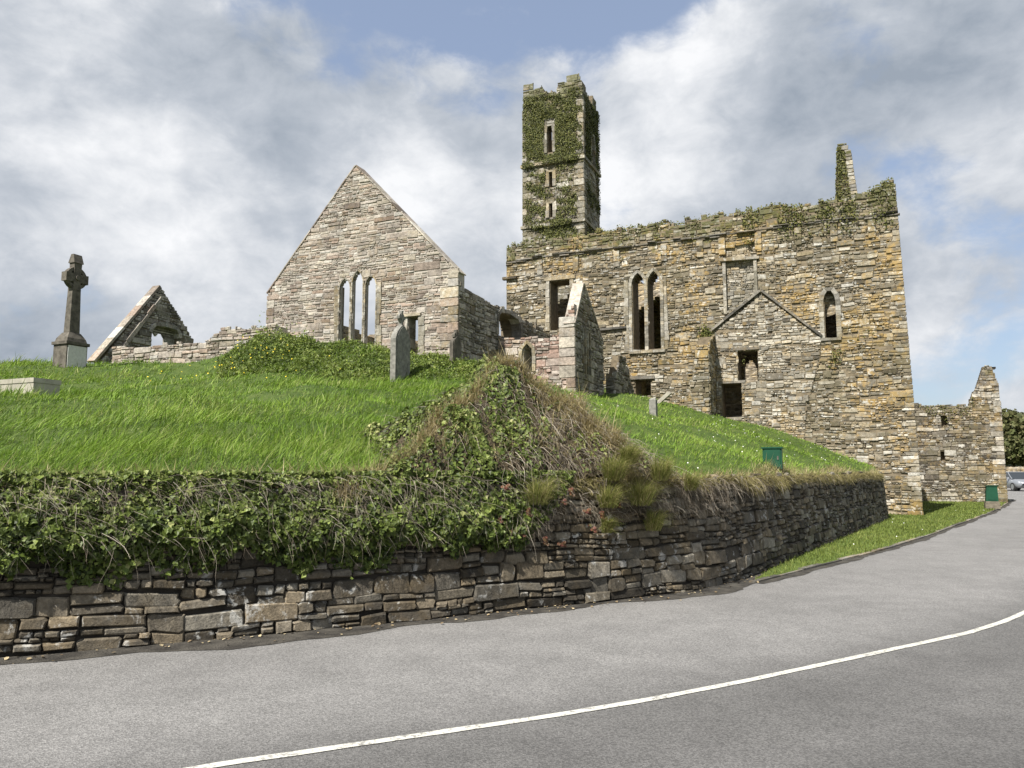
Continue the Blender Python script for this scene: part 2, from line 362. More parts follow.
def rubble(mb, fr, L, solid, z0, z1, st, seed, s_start=0.0):
    rnd = random.Random(seed)
    ph = [rnd.uniform(0, 6) for _ in range(4)]; wa = st.get('wob', 0.02)
    wob = lambda s, z: wa * (math.sin(s * 1.1 + ph[0] + z * .5) + .6 * math.sin(s * 2.7 + ph[1] - z) + .4 * math.sin(s * 5.3 + ph[2]))
    z = z0
    while z < z1:
        H = rnd.uniform(*st['H']); s = s_start - rnd.random() * st['W'][0]
        while s < L:
            Wd = rnd.uniform(*st['W']); e = min(s + Wd, L)
            if L - e < 0.12: e = L
            off = rnd.uniform(-1, 1) * st.get('off', .03); n = rnd.choices(range(1, len(st['lay']) + 1), st['lay'])[0]
            cuts = [0] + sorted(min(max((i + rnd.uniform(-.3, .3)) / n, 0), 1) for i in range(1, n)) + [1]
            for i in range(n):
                a, b = z + off + H * cuts[i], z + off + H * cuts[i + 1]; h = b - a
                tw = h * rnd.uniform(*st['asp']); m = max(1, round((e - max(s, s_start)) / max(tw, .05)))
                ss = max(s, s_start); xs = [ss] + sorted(ss + (e - ss) * min(max((q + rnd.uniform(-.3, .3)) / m, 0), 1) for q in range(1, m)) + [e]
                for q in range(m):
                    g = st['gap'] * rnd.uniform(.5, 1.4)
                    for r0, r1 in runs(solid, xs[q], xs[q + 1], (a + b) / 2):
                        if r1 - r0 > 0.04:
                            stone(mb, fr, r0 + g, r1 - g, a + g * .8, b - g * .8, rnd.uniform(*st['p']), rnd, st.get('K', 8), st['jit'], st['bev'], st.get('mi', 0), wob)
            s = e
        z += H
def core(mb, fr, L, solid, z0, z1, thick, mi=1, dz=0.12, n0=0.0):
    z = z0
    while z < z1:
        for r0, r1 in runs(solid, 0, L, z + dz / 2, 0.04):
            mb.box(r0, r1, n0 - thick, n0, z, z + dz, (random.random(), random.random(), random.random()), mi, fr=lambda a, n, b: fr(a, n, b))
        z += dz
def resample(path, seg):
    P = [Vector(p) for p in path]; d = [0]
    for i in range(1, len(P)): d.append(d[-1] + (P[i] - P[i - 1]).length)
    n = max(1, round(d[-1] / seg)); out = []
    for k in range(n + 1):
        t = d[-1] * k / n; i = 0
        while i < len(d) - 2 and d[i + 1] < t: i += 1
        f = (t - d[i]) / max(d[i + 1] - d[i], 1e-6); out.append(P[i].lerp(P[i + 1], min(max(f, 0), 1)))
    return out
def blocks_along(mb, fr, path, w, n0, n1, seg, rnd, gap=0.005, jit=0.01, vary=0.0, mi=0):
    P = resample(path, seg); N = []
    for i in range(len(P)):
        d = (P[min(i + 1, len(P) - 1)] - P[max(i - 1, 0)]).normalized(); N.append(Vector((-d.y, d.x)))
    for i in range(len(P) - 1):
        d = (P[i + 1] - P[i]).normalized(); a = P[i] + d * gap; b = P[i + 1] - d * gap
        ww = w * (1 + rnd.uniform(-vary, vary)); c, e = b + N[i + 1] * ww, a + N[i] * ww
        q = n1 + rnd.uniform(-jit, jit)
        p = [fr(a.x, n0, a.y), fr(b.x, n0, b.y), fr(b.x, q, b.y), fr(a.x, q, a.y)]
        r = [fr(e.x, n0, e.y), fr(c.x, n0, c.y), fr(c.x, q, c.y), fr(e.x, q, e.y)]
        mb.hexa(p + r, (rnd.random(), rnd.random(), rnd.random()), mi)
def arch(sc, hw, zb, zs, H):
    Rr = (hw * hw + H * H) / (2 * hw)
    def f(s, z):
        x = abs(s - sc)
        if z < zb or x > hw: return False
        if z <= zs: return True
        return (z - zs) <= H and x <= math.sqrt(max(Rr * Rr - (z - zs) ** 2, 0)) - (Rr - hw)
    path = [(sc - hw, zb), (sc - hw, zs)]
    for i in range(1, 8):
        z = H * i / 8; path.append((sc - (math.sqrt(Rr * Rr - z * z) - (Rr - hw)), zs + z))
    path.append((sc, zs + H)); path += [(2 * sc - a, b) for a, b in path[::-1][1:]]
    return f, path
def rect(s0, s1, z0, z1): return (lambda s, z: s0 <= s <= s1 and z0 <= z <= z1)
def interp(pts): 
    xs = [p[0] for p in pts]; ys = [p[1] for p in pts]
    def f(s):
        if s <= xs[0]: return ys[0]
        for i in range(len(xs) - 1):
            if s <= xs[i + 1]: return ys[i] + (ys[i + 1] - ys[i]) * (s - xs[i]) / (xs[i + 1] - xs[i])
        return ys[-1]
    return f
def ragged(f, seed, amp=0.1):
    r = random.Random(seed); tab = [r.uniform(-amp, amp) for _ in range(400)]
    return lambda s: f(s) + tab[int(s / 0.22) % 400]

ST_GABLE = dict(H=(.14, .27), W=(.4, 1.0), lay=[.10, .5, .40], asp=(1.8, 4.8), gap=.011, jit=.016, bev=.012, p=(.008, .035), K=8, wob=.012)
ST_LONG = dict(H=(.15, .29), W=(.28, .7), lay=[.10, .46, .36, .08], asp=(1.2, 3.6), gap=.011, jit=.036, off=.07, bev=.014, p=(.005, .06), K=8, wob=.02)
ST_TOWER = dict(H=(.22, .4), W=(.5, 1.0), lay=[.2, .5, .3], asp=(1.4, 3.2), gap=.009, jit=.03, bev=.016, p=(.015, .06), K=8, wob=.015)
ST_RUB = dict(H=(.16, .3), W=(.35, .9), lay=[.2, .5, .3], asp=(1.4, 4.0), gap=.008, jit=.026, bev=.014, p=(.02, .07), K=8, wob=.015)
ST_RET = dict(H=(.10, .195), W=(.22, .6), lay=[.40, .52, .08], asp=(1.4, 3.8), gap=.005, jit=.03, off=.022, bev=.015, p=(.04, .09), K=8, wob=.015)

# ------------------------------------------------------------------ terrain
WALLP = [(-16, 1.6), (-12, 3.35), (-7, 5.6), (-4.46, 6.80), (-2.9, 7.54), (-1.19, 8.42), (.45, 9.32), (1.62, 9.98), (2.5, 10.62), (3.3, 11.52), (4.0, 12.52), (6.61, 16.7), (9.4, 21.0), (12.08, 25.2), (12.9, 26.5)]
def smooth_path(p, n=3):
    p = [Vector(q) for q in p]
    for _ in range(n):
        q = [p[0]]
        for i in range(len(p) - 1): q += [p[i].lerp(p[i + 1], .25), p[i].lerp(p[i + 1], .75)]
        q.append(p[-1]); p = q
    return p
WP = smooth_path(WALLP)
WX = np.array([p.x for p in WP]); WY = np.array([p.y for p in WP])
arc = np.concatenate([[0], np.cumsum(np.hypot(np.diff(WX), np.diff(WY)))])
def wall_line(x): return np.interp(x, WX, WY)          # y of the wall foot at x
TOPZ = 1.5
ctrl = []
def cp(px, py, d): ctrl.append(at(px, py, d))
for p in [(28, 392, 14), (70, 366, 25), (0, 366, 28), (-150, 372, 25), (-150, 410, 13), (150, 366, 29), (110, 368, 29), (200, 372, 24), (240, 352, 24.5), (280, 342, 24.5), (350, 359, 23.2), (320, 354, 23.6),
          (400, 380, 21.5), (450, 359, 23.6), (300, 388, 17.5), (200, 398, 17), (300, 435, 11), (150, 432, 10.8), (20, 430, 10.5), (420, 420, 14), (440, 392, 18),
          (500, 385, 26), (540, 391, 25), (600, 393, 29), (640, 396, 29.5), (713, 417, 29.3), (800, 440, 28.2), (870, 466, 26.7), (653, 417, 22), (773, 467, 13.9), (690, 437, 18), (600, 400, 22), (580, 415, 16), (840, 468, 20), (760, 440, 22)]: cp(*p)
for x in (-15, -10, -6, -3, 0, 2, 4, 6.6, 9.4, 11.6):
    i = np.interp(x, WX, np.arange(len(WX))); y = float(wall_line(x)); ctrl.append((x - .25, y + .45, TOPZ + .02))
ctrl += [(-26, 24, 4.6), (-26, 10, 3.0), (-24, 45, 4.9), (-10, 45, 5.4), (4, 45, 5.0), (12, 40, 3.0), (-26, 70, 3.5), (0, 70, 3.5), (12, 70, 2.0), (-12, 34, 5.5), (-2, 32, 5.2), (8, 33, 4.0), (12, 32, 2.2), (12.2, 29, 1.6)]
CT = np.array(ctrl)
def tps_fit(P, reg=0.02):
    X = P[:, :2]; n = len(X); d = np.linalg.norm(X[:, None] - X[None], axis=2); K = np.where(d > 0, d * d * np.log(d + 1e-9), 0) + reg * np.eye(n)
    A = np.zeros((n + 3, n + 3)); A[:n, :n] = K; A[:n, n] = 1; A[:n, n + 1:] = X; A[n, :n] = 1; A[n + 1:, :n] = X.T
    return np.linalg.solve(A, np.concatenate([P[:, 2], np.zeros(3)]))
TW = tps_fit(CT)
APX = at(505, 364, 10.35); BB = (APX[1] - float(np.interp(APX[0], WX, WY))) * .88     # top of the ivy bank
def base_h(x, y):
    x = np.asarray(x, float); y = np.asarray(y, float); out = np.zeros(x.shape)
    xf, yf = x.ravel(), y.ravel(); o = np.zeros(len(xf))
    for a in range(0, len(xf), 40000):
        q = np.stack([xf[a:a + 40000], yf[a:a + 40000]], 1); d = np.linalg.norm(q[:, None] - CT[None, :, :2], axis=2)
        o[a:a + 40000] = (d * d * np.log(d + 1e-9)) @ TW[:len(CT)] + TW[len(CT)] + q @ TW[len(CT) + 1:]
    o = np.maximum(o, 1.35)
    edge = yf - wall_line(xf)                              # ease down to the wall head
    return (o * np.clip((edge - .2) / .5, 0, 1) + TOPZ * (1 - np.clip((edge - .2) / .5, 0, 1))).reshape(x.shape)
BW = Vector((0.872, 0.490)); BI = Vector((-0.490, 0.872))     # along the wall / into the hill at the bend
BHM = APX[2] - TOPZ
def cone_h(x, y):
    x = np.asarray(x, float); y = np.asarray(y, float)
    a = (x - APX[0]) * BW.x + (y - APX[1]) * BW.y; b = (y - wall_line(x)) * 0.88
    la = np.where(a < 0, 1.95, 2.05)
    lump = 0.06 * np.sin(x * 5.1 + y * 3.3) + 0.055 * np.sin(x * 9.7 - y * 6.1) + .045 * np.sin(x * 15 + y * 11) + .03 * np.sin(x * 23 - y * 19)
    h = np.minimum(np.minimum(b * BHM / BB, BHM * (1 - np.abs(a) / la)), BHM - (b - BB) * .75)
    return TOPZ + h + lump * np.clip(h * 2, 0, 1)
def ground_h(x, y):
    b = base_h(x, y); c = cone_h(x, y)
    small = 0.05 * np.sin(x * 1.7 + y * .9) + .04 * np.sin(x * .8 - y * 2.3) + .025 * np.sin(x * 4.1 + y * 3.7)
    b = b + small * np.clip((y - wall_line(x) - .5) / 2, 0, 1)
    e = y - wall_line(np.maximum(x, -14))
    return np.maximum(b, c) - .16 * np.clip((.28 - e) / .13, 0, 1)

# base ground sheet to the horizon
def sheet(name, poly, z, mat, label=None):
    mb = MB(); mb.add([(x, y, z) for x, y in poly], [tuple(range(len(poly)))]); o = build(mb, name, mat); tag(o, kind='structure'); return o
mb = MB(); n = 24; ring = [(0, 20, -0.03)]
for r in (60, 200, 700, 3000):
    for i in range(n): ring.append((r * math.cos(2 * math.pi * i / n), 20 + r * math.sin(2 * math.pi * i / n), -0.03))
fs = [(0, 1 + i, 1 + (i + 1) % n) for i in range(n)]
for k in range(3):
    for i in range(n): fs.append((1 + k * n + i, 1 + (k + 1) * n + i, 1 + (k + 1) * n + (i + 1) % n, 1 + k * n + (i + 1) % n))
mb.add(ring, fs); tag(build(mb, 'ground', M['field']), kind='structure')

# churchyard hill
xs = np.concatenate([np.arange(-26, -9, .6), np.arange(-9, 7, .2), np.arange(7, 12.7, .3)])
ts = np.concatenate([[.15, .2], np.arange(.26, 6, .14), np.arange(6, 24, .4), np.arange(24, 62, 2)])
Xg, Tg = np.meshgrid(xs, ts, indexing='ij'); Yg = wall_line(np.maximum(Xg, -14)) + Tg * np.where((Xg > 3) & (Tg < .3), 1.6, 1)
Zg = ground_h(Xg, Yg)
nx, nt_ = Xg.shape; idx = np.arange(nx * nt_).reshape(nx, nt_)
Fq = np.stack([idx[:-1, :-1], idx[1:, :-1], idx[1:, 1:], idx[:-1, 1:]], -1).reshape(-1, 4)
hill = build_np('churchyard_hill', np.stack([Xg, Yg, Zg], -1).reshape(-1, 3), Fq, M['hillsoil'], smoothf=True); tag(hill, kind='structure')
# soil face of the ivy bank sits inside the leaves
mk = (cone_h(Xg, Yg) > base_h(Xg, Yg) - .02)
mk[:, ts < .4] |= True
hill.data.materials.append(M['bank'])
hill.data.polygons.foreach_set('material_index', (mk[:-1, :-1] & mk[1:, 1:]).ravel().astype(np.int32))

# ------------------------------------------------------------------ road
LINE = [(-20, -7.5), (-8, 0.6), (-4, 2.95)] + [gnd(*p) for p in [(190, 769), (300, 753.5), (400, 738.5), (550, 717), (700, 691), (850, 659), (1024, 621)]] + [(9.2, 12.6), (13.5, 18.2), (18.6, 25.2), (23.8, 32.2), (30, 41.5), (37, 53), (45, 68), (56, 92)]
LP = smooth_path(LINE, 2)
def offset(P, d):
    out = []
    for i in range(len(P)):
        t = (P[min(i + 1, len(P) - 1)] - P[max(i - 1, 0)]).normalized(); out.append(P[i] + Vector((-t.y, t.x)) * d)
    return out
mb = MB(); offs = [4.2, 3.4, 2.9, 2.3, 1.6, 1.0, .45, .1, -.5, -1.2, -2, -2.8, -3.4, -4.0]; wear = [.45, .60, .95, 1.0, .85, .98, .72, .45, .22, .36, .18, .34, .25, .2]
rows = [offset(LP, d) for d in offs]; k = len(LP)
for r in range(len(offs) - 1):
    for i in range(k - 1):
        pass
vs = [(p.x, p.y, 0.0) for row in rows for p in row]
fs = [(r * k + i, (r + 1) * k + i, (r + 1) * k + i + 1, r * k + i + 1) for r in range(len(offs) - 1) for i in range(k - 1)]
b0 = len(mb.v); mb.add(vs, fs)
mb.t = [(wear[r],) * 3 for r in range(len(offs)) for i in range(k)]
tag(build(mb, 'road', M['asphalt']), kind='structure')
mb = MB(); a, b = offset(LP, .055), offset(LP, -.055); rl = random.Random(3)
A2 = resample([tuple(p) for p in LP], .15); a, b = offset(A2, .037), offset(A2, -.037)
vs = [(p.x + rl.uniform(-.004, .004), p.y + rl.uniform(-.004, .004), .005) for p in a] + [(p.x + rl.uniform(-.004, .004), p.y + rl.uniform(-.004, .004), .005) for p in b]
k = len(a); mb.add(vs, [(i, k + i, k + i + 1, i + 1) for i in range(k - 1)])
tag(build(mb, 'road_marking', M['paint']), kind='structure')

# verge: lawn between kerb and walls
KERB = [gnd(*p) for p in [(752, 583), (772, 578), (830, 563), (880, 551), (930, 535), (962, 523), (990, 513)]] + [(21.5, 34.2), (24.6, 38.6), (27, 42)]
KP = smooth_path(KERB, 2)
vin = [(23.9, 43), (15, 40), (12.5, 28), (12.2, 25.3), (9.4, 20.9), (6.6, 16.6), (4.2, 12.7)]
lawn_poly = [(p.x, p.y) for p in KP] + vin
sheet('verge', lawn_poly, 0.025, M['lawnsoil'])
mb = MB(); kp = resample([tuple(p) for p in KP], .9); rk = random.Random(4)
for i in range(len(kp) - 1):
    d = (kp[i + 1] - kp[i]).normalized(); n_ = Vector((d.y, -d.x)); g = .008; h = .03 + rk.uniform(-.008, .008)
    p0, p1 = kp[i] + d * g, kp[i + 1] - d * g
    q = [p0 + n_ * .05, p1 + n_ * .05, p1 - n_ * .05, p0 - n_ * .05]
    q = q if True else q
    mb.hexa([(v.x, v.y, -.02) for v in q] + [(v.x, v.y, h) for v in q], (rk.random(), rk.random(), rk.random()))
tag(build(mb, 'kerb', M['darkdress']), kind='structure')
# gutter dirt along the wall foot and the kerb
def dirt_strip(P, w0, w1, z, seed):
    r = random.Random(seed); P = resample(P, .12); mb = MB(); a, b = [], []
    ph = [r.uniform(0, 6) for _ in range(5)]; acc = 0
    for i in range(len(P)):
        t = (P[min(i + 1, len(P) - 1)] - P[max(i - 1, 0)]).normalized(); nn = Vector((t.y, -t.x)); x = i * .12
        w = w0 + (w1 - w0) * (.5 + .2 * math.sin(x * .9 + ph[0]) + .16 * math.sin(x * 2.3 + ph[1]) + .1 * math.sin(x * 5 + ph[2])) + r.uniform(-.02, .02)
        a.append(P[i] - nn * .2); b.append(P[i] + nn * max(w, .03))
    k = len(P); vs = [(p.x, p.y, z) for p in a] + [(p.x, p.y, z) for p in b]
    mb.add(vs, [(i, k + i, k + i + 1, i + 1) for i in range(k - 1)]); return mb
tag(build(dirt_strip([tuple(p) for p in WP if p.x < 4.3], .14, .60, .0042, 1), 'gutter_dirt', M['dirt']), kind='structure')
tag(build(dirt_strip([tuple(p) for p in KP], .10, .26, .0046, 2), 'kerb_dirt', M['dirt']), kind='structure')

# ------------------------------------------------------------------ retaining wall
WPT = resample([tuple(p) for p in WP], .1)
WS = [0]
for i in range(1, len(WPT)): WS.append(WS[-1] + (WPT[i] - WPT[i - 1]).length)
WSa = np.array(WS); WTX = np.array([p.x for p in WPT]); WTY = np.array([p.y for p in WPT])
tx = np.gradient(WTX); ty = np.gradient(WTY)
kk = np.ones(9) / 9; tx = np.convolve(np.pad(tx, 4, 'edge'), kk, 'valid'); ty = np.convolve(np.pad(ty, 4, 'edge'), kk, 'valid')
ll = np.hypot(tx, ty); tx /= ll; ty /= ll
def wfr(s, d, z):
    s = min(max(s, 0), WS[-1]); x = np.interp(s, WSa, WTX); y = np.interp(s, WSa, WTY); a = np.interp(s, WSa, tx); b = np.interp(s, WSa, ty)
    dd = d - 0.09 * z
    return (float(x + b * dd), float(y - a * dd), z)
sx = lambda x: float(np.interp(x, WTX, WSa))              # arc position at a given x
S0, S1 = sx(-11), sx(12.25)
rtop = ragged(lambda s: 1.46, 5, .07)
mb = MB(); solid = lambda s, z: z < rtop(s)
rubble(mb, wfr, S1, solid, 0.0, 1.6, ST_RET, 21, S0)
z = -.05
seg = [S0 + (S1 - S0) * i / 90 for i in range(91)]
for i in range(90):
    a, b = seg[i], seg[i + 1]
    p = [wfr(a, .015, -.05), wfr(b, .015, -.05), wfr(b, -.45, -.05), wfr(a, -.45, -.05), wfr(a, .015, 1.40), wfr(b, .015, 1.40), wfr(b, -.45, 1.44), wfr(a, -.45, 1.44)]
    mb.hexa(p, (random.random(), random.random(), random.random()), 1)
# end return against the church
rw = build(mb, 'retaining_wall', [M['retain'], M['retain_core']])
tag(rw, 'low dark dry-stone retaining wall curving along the road below the grassy hill', 'stone wall')

# ------------------------------------------------------------------ church: big front wall
LWL = 15.9
OL = CC - U * LWL
fl = frame(OL, U); pl = lambda px, py: on_plane(OL, U, px, py)
church = empty('church_ruin', (OL.x + 8 * UX, OL.y + 8 * UY, 0))
tag(church, 'large roofless church ruin with an ochre lichened front wall and tall twin window', 'church ruin')
top = interp(sorted([pl(*p) for p in [(506, 247), (540, 240), (600, 231), (660, 224), (720, 215), (770, 207), (820, 203), (850, 198), (868, 190), (885, 183), (898, 180)]]))
topr = ragged(top, 8, .10); BAT = .024
holes = []; frames = []
def hole_arch(pxc, px0, px1, pyb, pys, pyt):
    s0 = pl(px0, pyb)[0]; s1 = pl(px1, pyb)[0]; zb = pl(pxc, pyb)[1]; zs = pl(pxc, pys)[1]; zt = pl(pxc, pyt)[1]
    f, path = arch((s0 + s1) / 2, (s1 - s0) / 2, zb, zs, zt - zs); holes.append(f); return path
tw = [hole_arch(639, 633, 645.5, 351, 284, 273), hole_arch(655.5, 649, 661.5, 350, 283, 271)]
lan = hole_arch(831, 825, 837, 338, 301, 289)
d0 = (*pl(550, 331), *pl(570, 279)); holes.append(rect(d0[0], d0[2], d0[1], d0[3]))
w0 = (*pl(738.5, 383), *pl(757, 349.5)); holes.append(rect(w0[0], w0[2], w0[1], w0[3]))
dr = (*pl(722, 418), *pl(741, 383)); holes.append(rect(dr[0], dr[2], dr[1], dr[3]))
sd = (*pl(635, 396), *pl(650.5, 379)); holes.append(rect(sd[0], sd[2], sd[1], sd[3]))
putlogs = []
for px, py, w in [(776, 310, 3), (770, 333, 4), (789, 365, 3), (774, 396, 4), (735, 300, 3), (684, 372, 3), (702, 388, 3), (697, 300, 2.5), (880, 300, 2.5), (868, 412, 3), (846, 372, 2.5), (608, 300, 2.5), (596, 365, 3), (803, 262, 3)]:
    a = pl(px - w / 2, py + 2); b = pl(px + w / 2, py - 1.5); putlogs.append(rect(a[0], b[0], a[1], b[1]))
panel = (*pl(724, 312), *pl(756, 243))
panelf = rect(panel[0], panel[2], panel[1], panel[3])
solid = lambda s, z: z < topr(s) and s < LWL - BAT * z and not any(h(s, z) for h in holes) and not panelf(s, z)
solidp = lambda s, z: solid(s, z) and not any(h(s, z) for h in putlogs)
mb = MB(); rubble(mb, fl, LWL, solidp, 0.0, 12.4, ST_LONG, 31)
core(mb, fl, LWL, lambda s, z: z < topr(s) - .06 and s < LWL - .02 - BAT * z and not any(h(s, z) for h in holes) and not panelf(s, z), -.1, 12.4, .95, 1, .12)
rq = random.Random(5); z = 0.0     # larger quoins up the outer corner
while z < topr(LWL) - .2:
    h = rq.uniform(.10, .22); w = rq.choice((.24, .42)) * rq.uniform(.8, 1.15)
    e_ = LWL - BAT * z; stone(mb, fl, e_ - w, e_ + .05, z + .006, z + h - .006, .062, rq, 8, .014, .016); z += h
build(mb, 'front_wall', [M['long'], M['long_core']], church)
rd = random.Random(6)
mb = MB()
for path in tw: blocks_along(mb, fl, path, .13, -.34, .07, .17, rd, jit=.005)
cen = (tw[0][-1][0] + tw[1][0][0]) / 2
blocks_along(mb, fl, [(tw[0][0][0] - .16, tw[0][0][1] - .11), (tw[1][-1][0] + .16, tw[0][0][1] - .11)], .105, -.5, .11, .5, rd)
blocks_along(mb, fl, [(tw[0][0][0] - .15, tw[0][0][1]), (tw[0][0][0] - .15, tw[0][1][1] + .2)], .16, -.2, .068, .38, rd, vary=.45)
blocks_along(mb, fl, [(tw[1][-1][0] + .15, tw[1][1][1] + .2), (tw[1][-1][0] + .15, tw[1][0][1])], .16, -.2, .068, .38, rd, vary=.45)
build(mb, 'twin_window', M['dress'], church)
mb = MB(); blocks_along(mb, fl, lan, .17, -.4, .07, .2, rd, vary=.08)
blocks_along(mb, fl, [(lan[0][0] - .15, lan[0][1] - .1), (lan[-1][0] + .15, lan[0][1] - .1)], .095, -.45, .09, .5, rd)
lw_ = build(mb, 'lancet_window', M['dress'], church)
mb = MB(); sm = (lan[0][0] + lan[-1][0]) / 2; zt = lan[0][1]
core(mb, fl, LWL, lambda s, z: abs(s - sm) < .34 and zt + .95 < z < zt + 1.95 and arch(sm, .34, zt, lan[1][1], lan[8][1] - lan[1][1])[0](s, z), zt, zt + 2.3, .3, 0, .11, -.32)
mb.hexa([fl(sm - .3, -.3, zt + .82), fl(sm + .3, -.3, zt + .98), fl(sm + .3, -.38, zt + .98), fl(sm - .3, -.38, zt + .82), fl(sm - .3, -.3, zt + .94), fl(sm + .3, -.3, zt + 1.12), fl(sm + .3, -.38, zt + 1.12), fl(sm - .3, -.38, zt + .94)])
build(mb, 'infill', M['inner'], lw_)
def rect_frame(name, r, w, mat, head=.16, dep=.07, sides=True):
    mb = MB()
    if sides:
        blocks_along(mb, fl, [(r[0], r[1]), (r[0], r[3])], w, -.4, dep, .34, rd, vary=.25)
        blocks_along(mb, fl, [(r[2], r[3]), (r[2], r[1])], w, -.4, dep, .34, rd, vary=.25)
    blocks_along(mb, fl, [(r[0] - w - .08, r[3]), (r[2] + w + .08, r[3])], head, -.6, dep + .03, 3, rd)
    return build(mb, name, mat, church)
rect_frame('tall_doorway', d0, .17, M['dress'])
rect_frame('small_window', w0, .10, M['darkdress'], .09, .066, False)
rect_frame('low_doorway', dr, .10, M['darkdress'], .10, .066, False)
rect_frame('drain_opening', sd, .10, M['darkdress'], .13, .09, False)
# blocked window panel, recessed pale infill with side jambs
mb = MB(); fp = lambda s, n, z: fl(s, n - .10, z)
core(mb, lambda s, n, z: fl(s, n - .12, z), panel[2] + .1, lambda s, z: panel[0] - .1 < s and panel[1] - .1 < z < panel[3] + .1, panel[1] - .2, panel[3] + .2, .4, 0, .12); rubble(mb, fp, panel[2], lambda s, z: panelf(s, z), panel[1], panel[3], dict(ST_GABLE, H=(.2, .3), asp=(1.5, 3), p=(.012, .04)), 41, panel[0])
for s_ in (panel[0], panel[2] - .12):
    blocks_along(mb, fl, [(s_ + .12, panel[1] - .1), (s_ + .12, panel[3] - .6)], .12, -.2, .075, .55, rd)
blocks_along(mb, fl, [(panel[0] - .1, panel[3] - .62), (panel[2] + .1, panel[3] - .66)], .14, -.2, .14, .5, rd, vary=.3)
build(mb, 'blocked_window', M['dress'], church)
# string course of slates below the ruined parapet
mb = MB(); rs = random.Random(9)
led = interp(sorted([pl(*p) for p in [(506, 264), (530, 259), (560, 255), (600, 251), (660, 243), (720, 236), (780, 227), (840, 221), (899, 214)]]))
s = 0.0
while s < LWL:
    w = rs.uniform(.25, .8)
    if rs.random() < .8:
        zz = led(s + w / 2) + rs.uniform(-.05, .05); stone(mb, fl, s, min(s + w, LWL - .2) - .01, zz, zz + rs.uniform(.05, .09), rs.uniform(.07, .2), rs, 8, .02, .02)
        if rs.random() < .5: stone(mb, fl, s, s + w * .6, zz - .09, zz - .015, rs.uniform(.07, .13), rs, 8, .02, .02)
    s += w
blocks_along(mb, fl, [(i_ * .5, led(i_ * .5) - .005) for i_ in range(int((LWL - .3) / .5) + 1)], .05, -.1, .058, .5, rs, gap=-.004, jit=.004)
build(mb, 'string_course', M['darkdress'], church)
for px in (617, 664, 700, 722, 758, 798, 834, 872, 540, 576):   # short corbels hanging below the course
    s_, zz = pl(px, 258 if px < 640 else 246 if px < 740 else 236); mb = MB()
    zz = led(s_) - .12
    for q in range(3): stone(mb, fl, s_ - .13, s_ + .13, zz - .22 * (q + 1) - .01, zz - .22 * q + .01, .11 - .02 * q, rs, 8, .012, .012)
    build(mb, 'corbel', M['long'], church)
# roof scar: slate drip moulding of the lost lean-to gable
mb = MB(); A, B, Cx = pl(713, 331), pl(761, 292), pl(821, 337)
fs_ = frame(OL, U)
blocks_along(mb, fs_, [A, B], .09, -.1, .17, .6, rd); blocks_along(mb, fs_, [B, Cx], .085, -.1, .15, .6, rd)
build(mb, 'roof_scar', M['darkdress'], church)
mb = MB(); a = pl(600, 331); b = pl(622, 329); blocks_along(mb, fl, [(a[0], a[1]), (b[0] + .2, b[1])], .09, -.1, .14, .5, rd)
build(mb, 'ledge_slab', M['darkdress'], church)
pa, pb_, pc = pl(714, 331), pl(761, 293.5), pl(821, 337)
ltop = interp([(pa[0], pa[1]), (pb_[0], pb_[1]), (pc[0], pc[1])]); redge = interp([(1.5, pl(800, 430)[0]), (4.0, pl(806, 400)[0]), (pc[1] - 1, pl(818, 355)[0]), (pc[1], pc[0])])
lsol = lambda s, z: pa[0] < s < redge(z) and z < ltop(s) - .05 and not any(h(s, z) for h in holes) and not any(h(s, z) for h in putlogs)
mb = MB(); fq = lambda s, n, z: fl(s, n + .055, z); rubble(mb, fq, pc[0], lsol, 1.3, pb_[1], dict(ST_LONG, p=(.01, .05)), 47, pa[0]); core(mb, fq, pc[0], lsol, 1.3, pb_[1], .05, 1, .1)
build(mb, 'lost_gable_face', [M['palerub'], M['long_core']], church)
mb = MB(); q_ = pl(505, 279); stone(mb, fl, -.16, .55, q_[1] - .07, q_[1] + .07, .16, rd, 8, .01, .015); build(mb, 'projecting_stone', M['darkdress'], church)
# broken cross wall stub beside the low doorway
s_ = pl(714, 345)[0]; o_ = OL + U * s_; SP = 1.5; zt_ = pl(714, 337)[1]
stt = ragged(interp([(0, zt_ - .55), (.5, zt_ - .3), (1.0, zt_ - .05), (SP, zt_ + .1)]), 29, .08)
mb = MB(); fa_ = frame(o_ - V2 * SP, V2); rubble(mb, fa_, SP, lambda s, z: z < stt(s), 1.2, zt_ + .3, ST_RUB, 44)
ff = frame(o_ - V2 * SP - U * .72, U); lfe = ragged(interp([(1.2, -.1), (zt_ - 2.2, .0), (zt_ - 1.0, .16), (zt_, .34)]), 30, .09)
fsol = lambda s, z: s > lfe(z) and z < stt(0) + .1 * s
rubble(mb, ff, .73, fsol, 1.2, zt_, ST_RUB, 45, -.2)
core(mb, lambda a, n, b: fa_(a, n - .02, b), SP, lambda s, z: z < stt(s) - .06, 1.0, zt_ + .3, .45, 1, .1)
core(mb, lambda a, n, b: ff(a - .2, n - .02, b), .85, lambda s, z: fsol(s - .2 - .05, z + .05), 1.0, zt_, 1.4, 1, .1)
build(mb, 'cross_wall_stub', [M['long'], M['long_core']], church)
# side wall running back from the outer corner
fs2_ = frame(CC, V2); fs2 = lambda s, n, z: fs2_(s, n - BAT * z - .01, z); SWL = 13.6
stp = ragged(interp([(0, 11.5), (1.0, 11.2), (2.4, 9.2), (4.2, 7.4), (8, 6.2), (13.6, 5.4)]), 12, .12)
mb = MB(); rubble(mb, fs2, SWL, lambda s, z: z < stp(s), 0, 12, ST_LONG, 51, .02)
core(mb, fs2, SWL, lambda s, z: s > .5 and z < stp(s) - .05, -.1, 12, .9, 1)
build(mb, 'side_wall', [M['long'], M['long_core']], church)
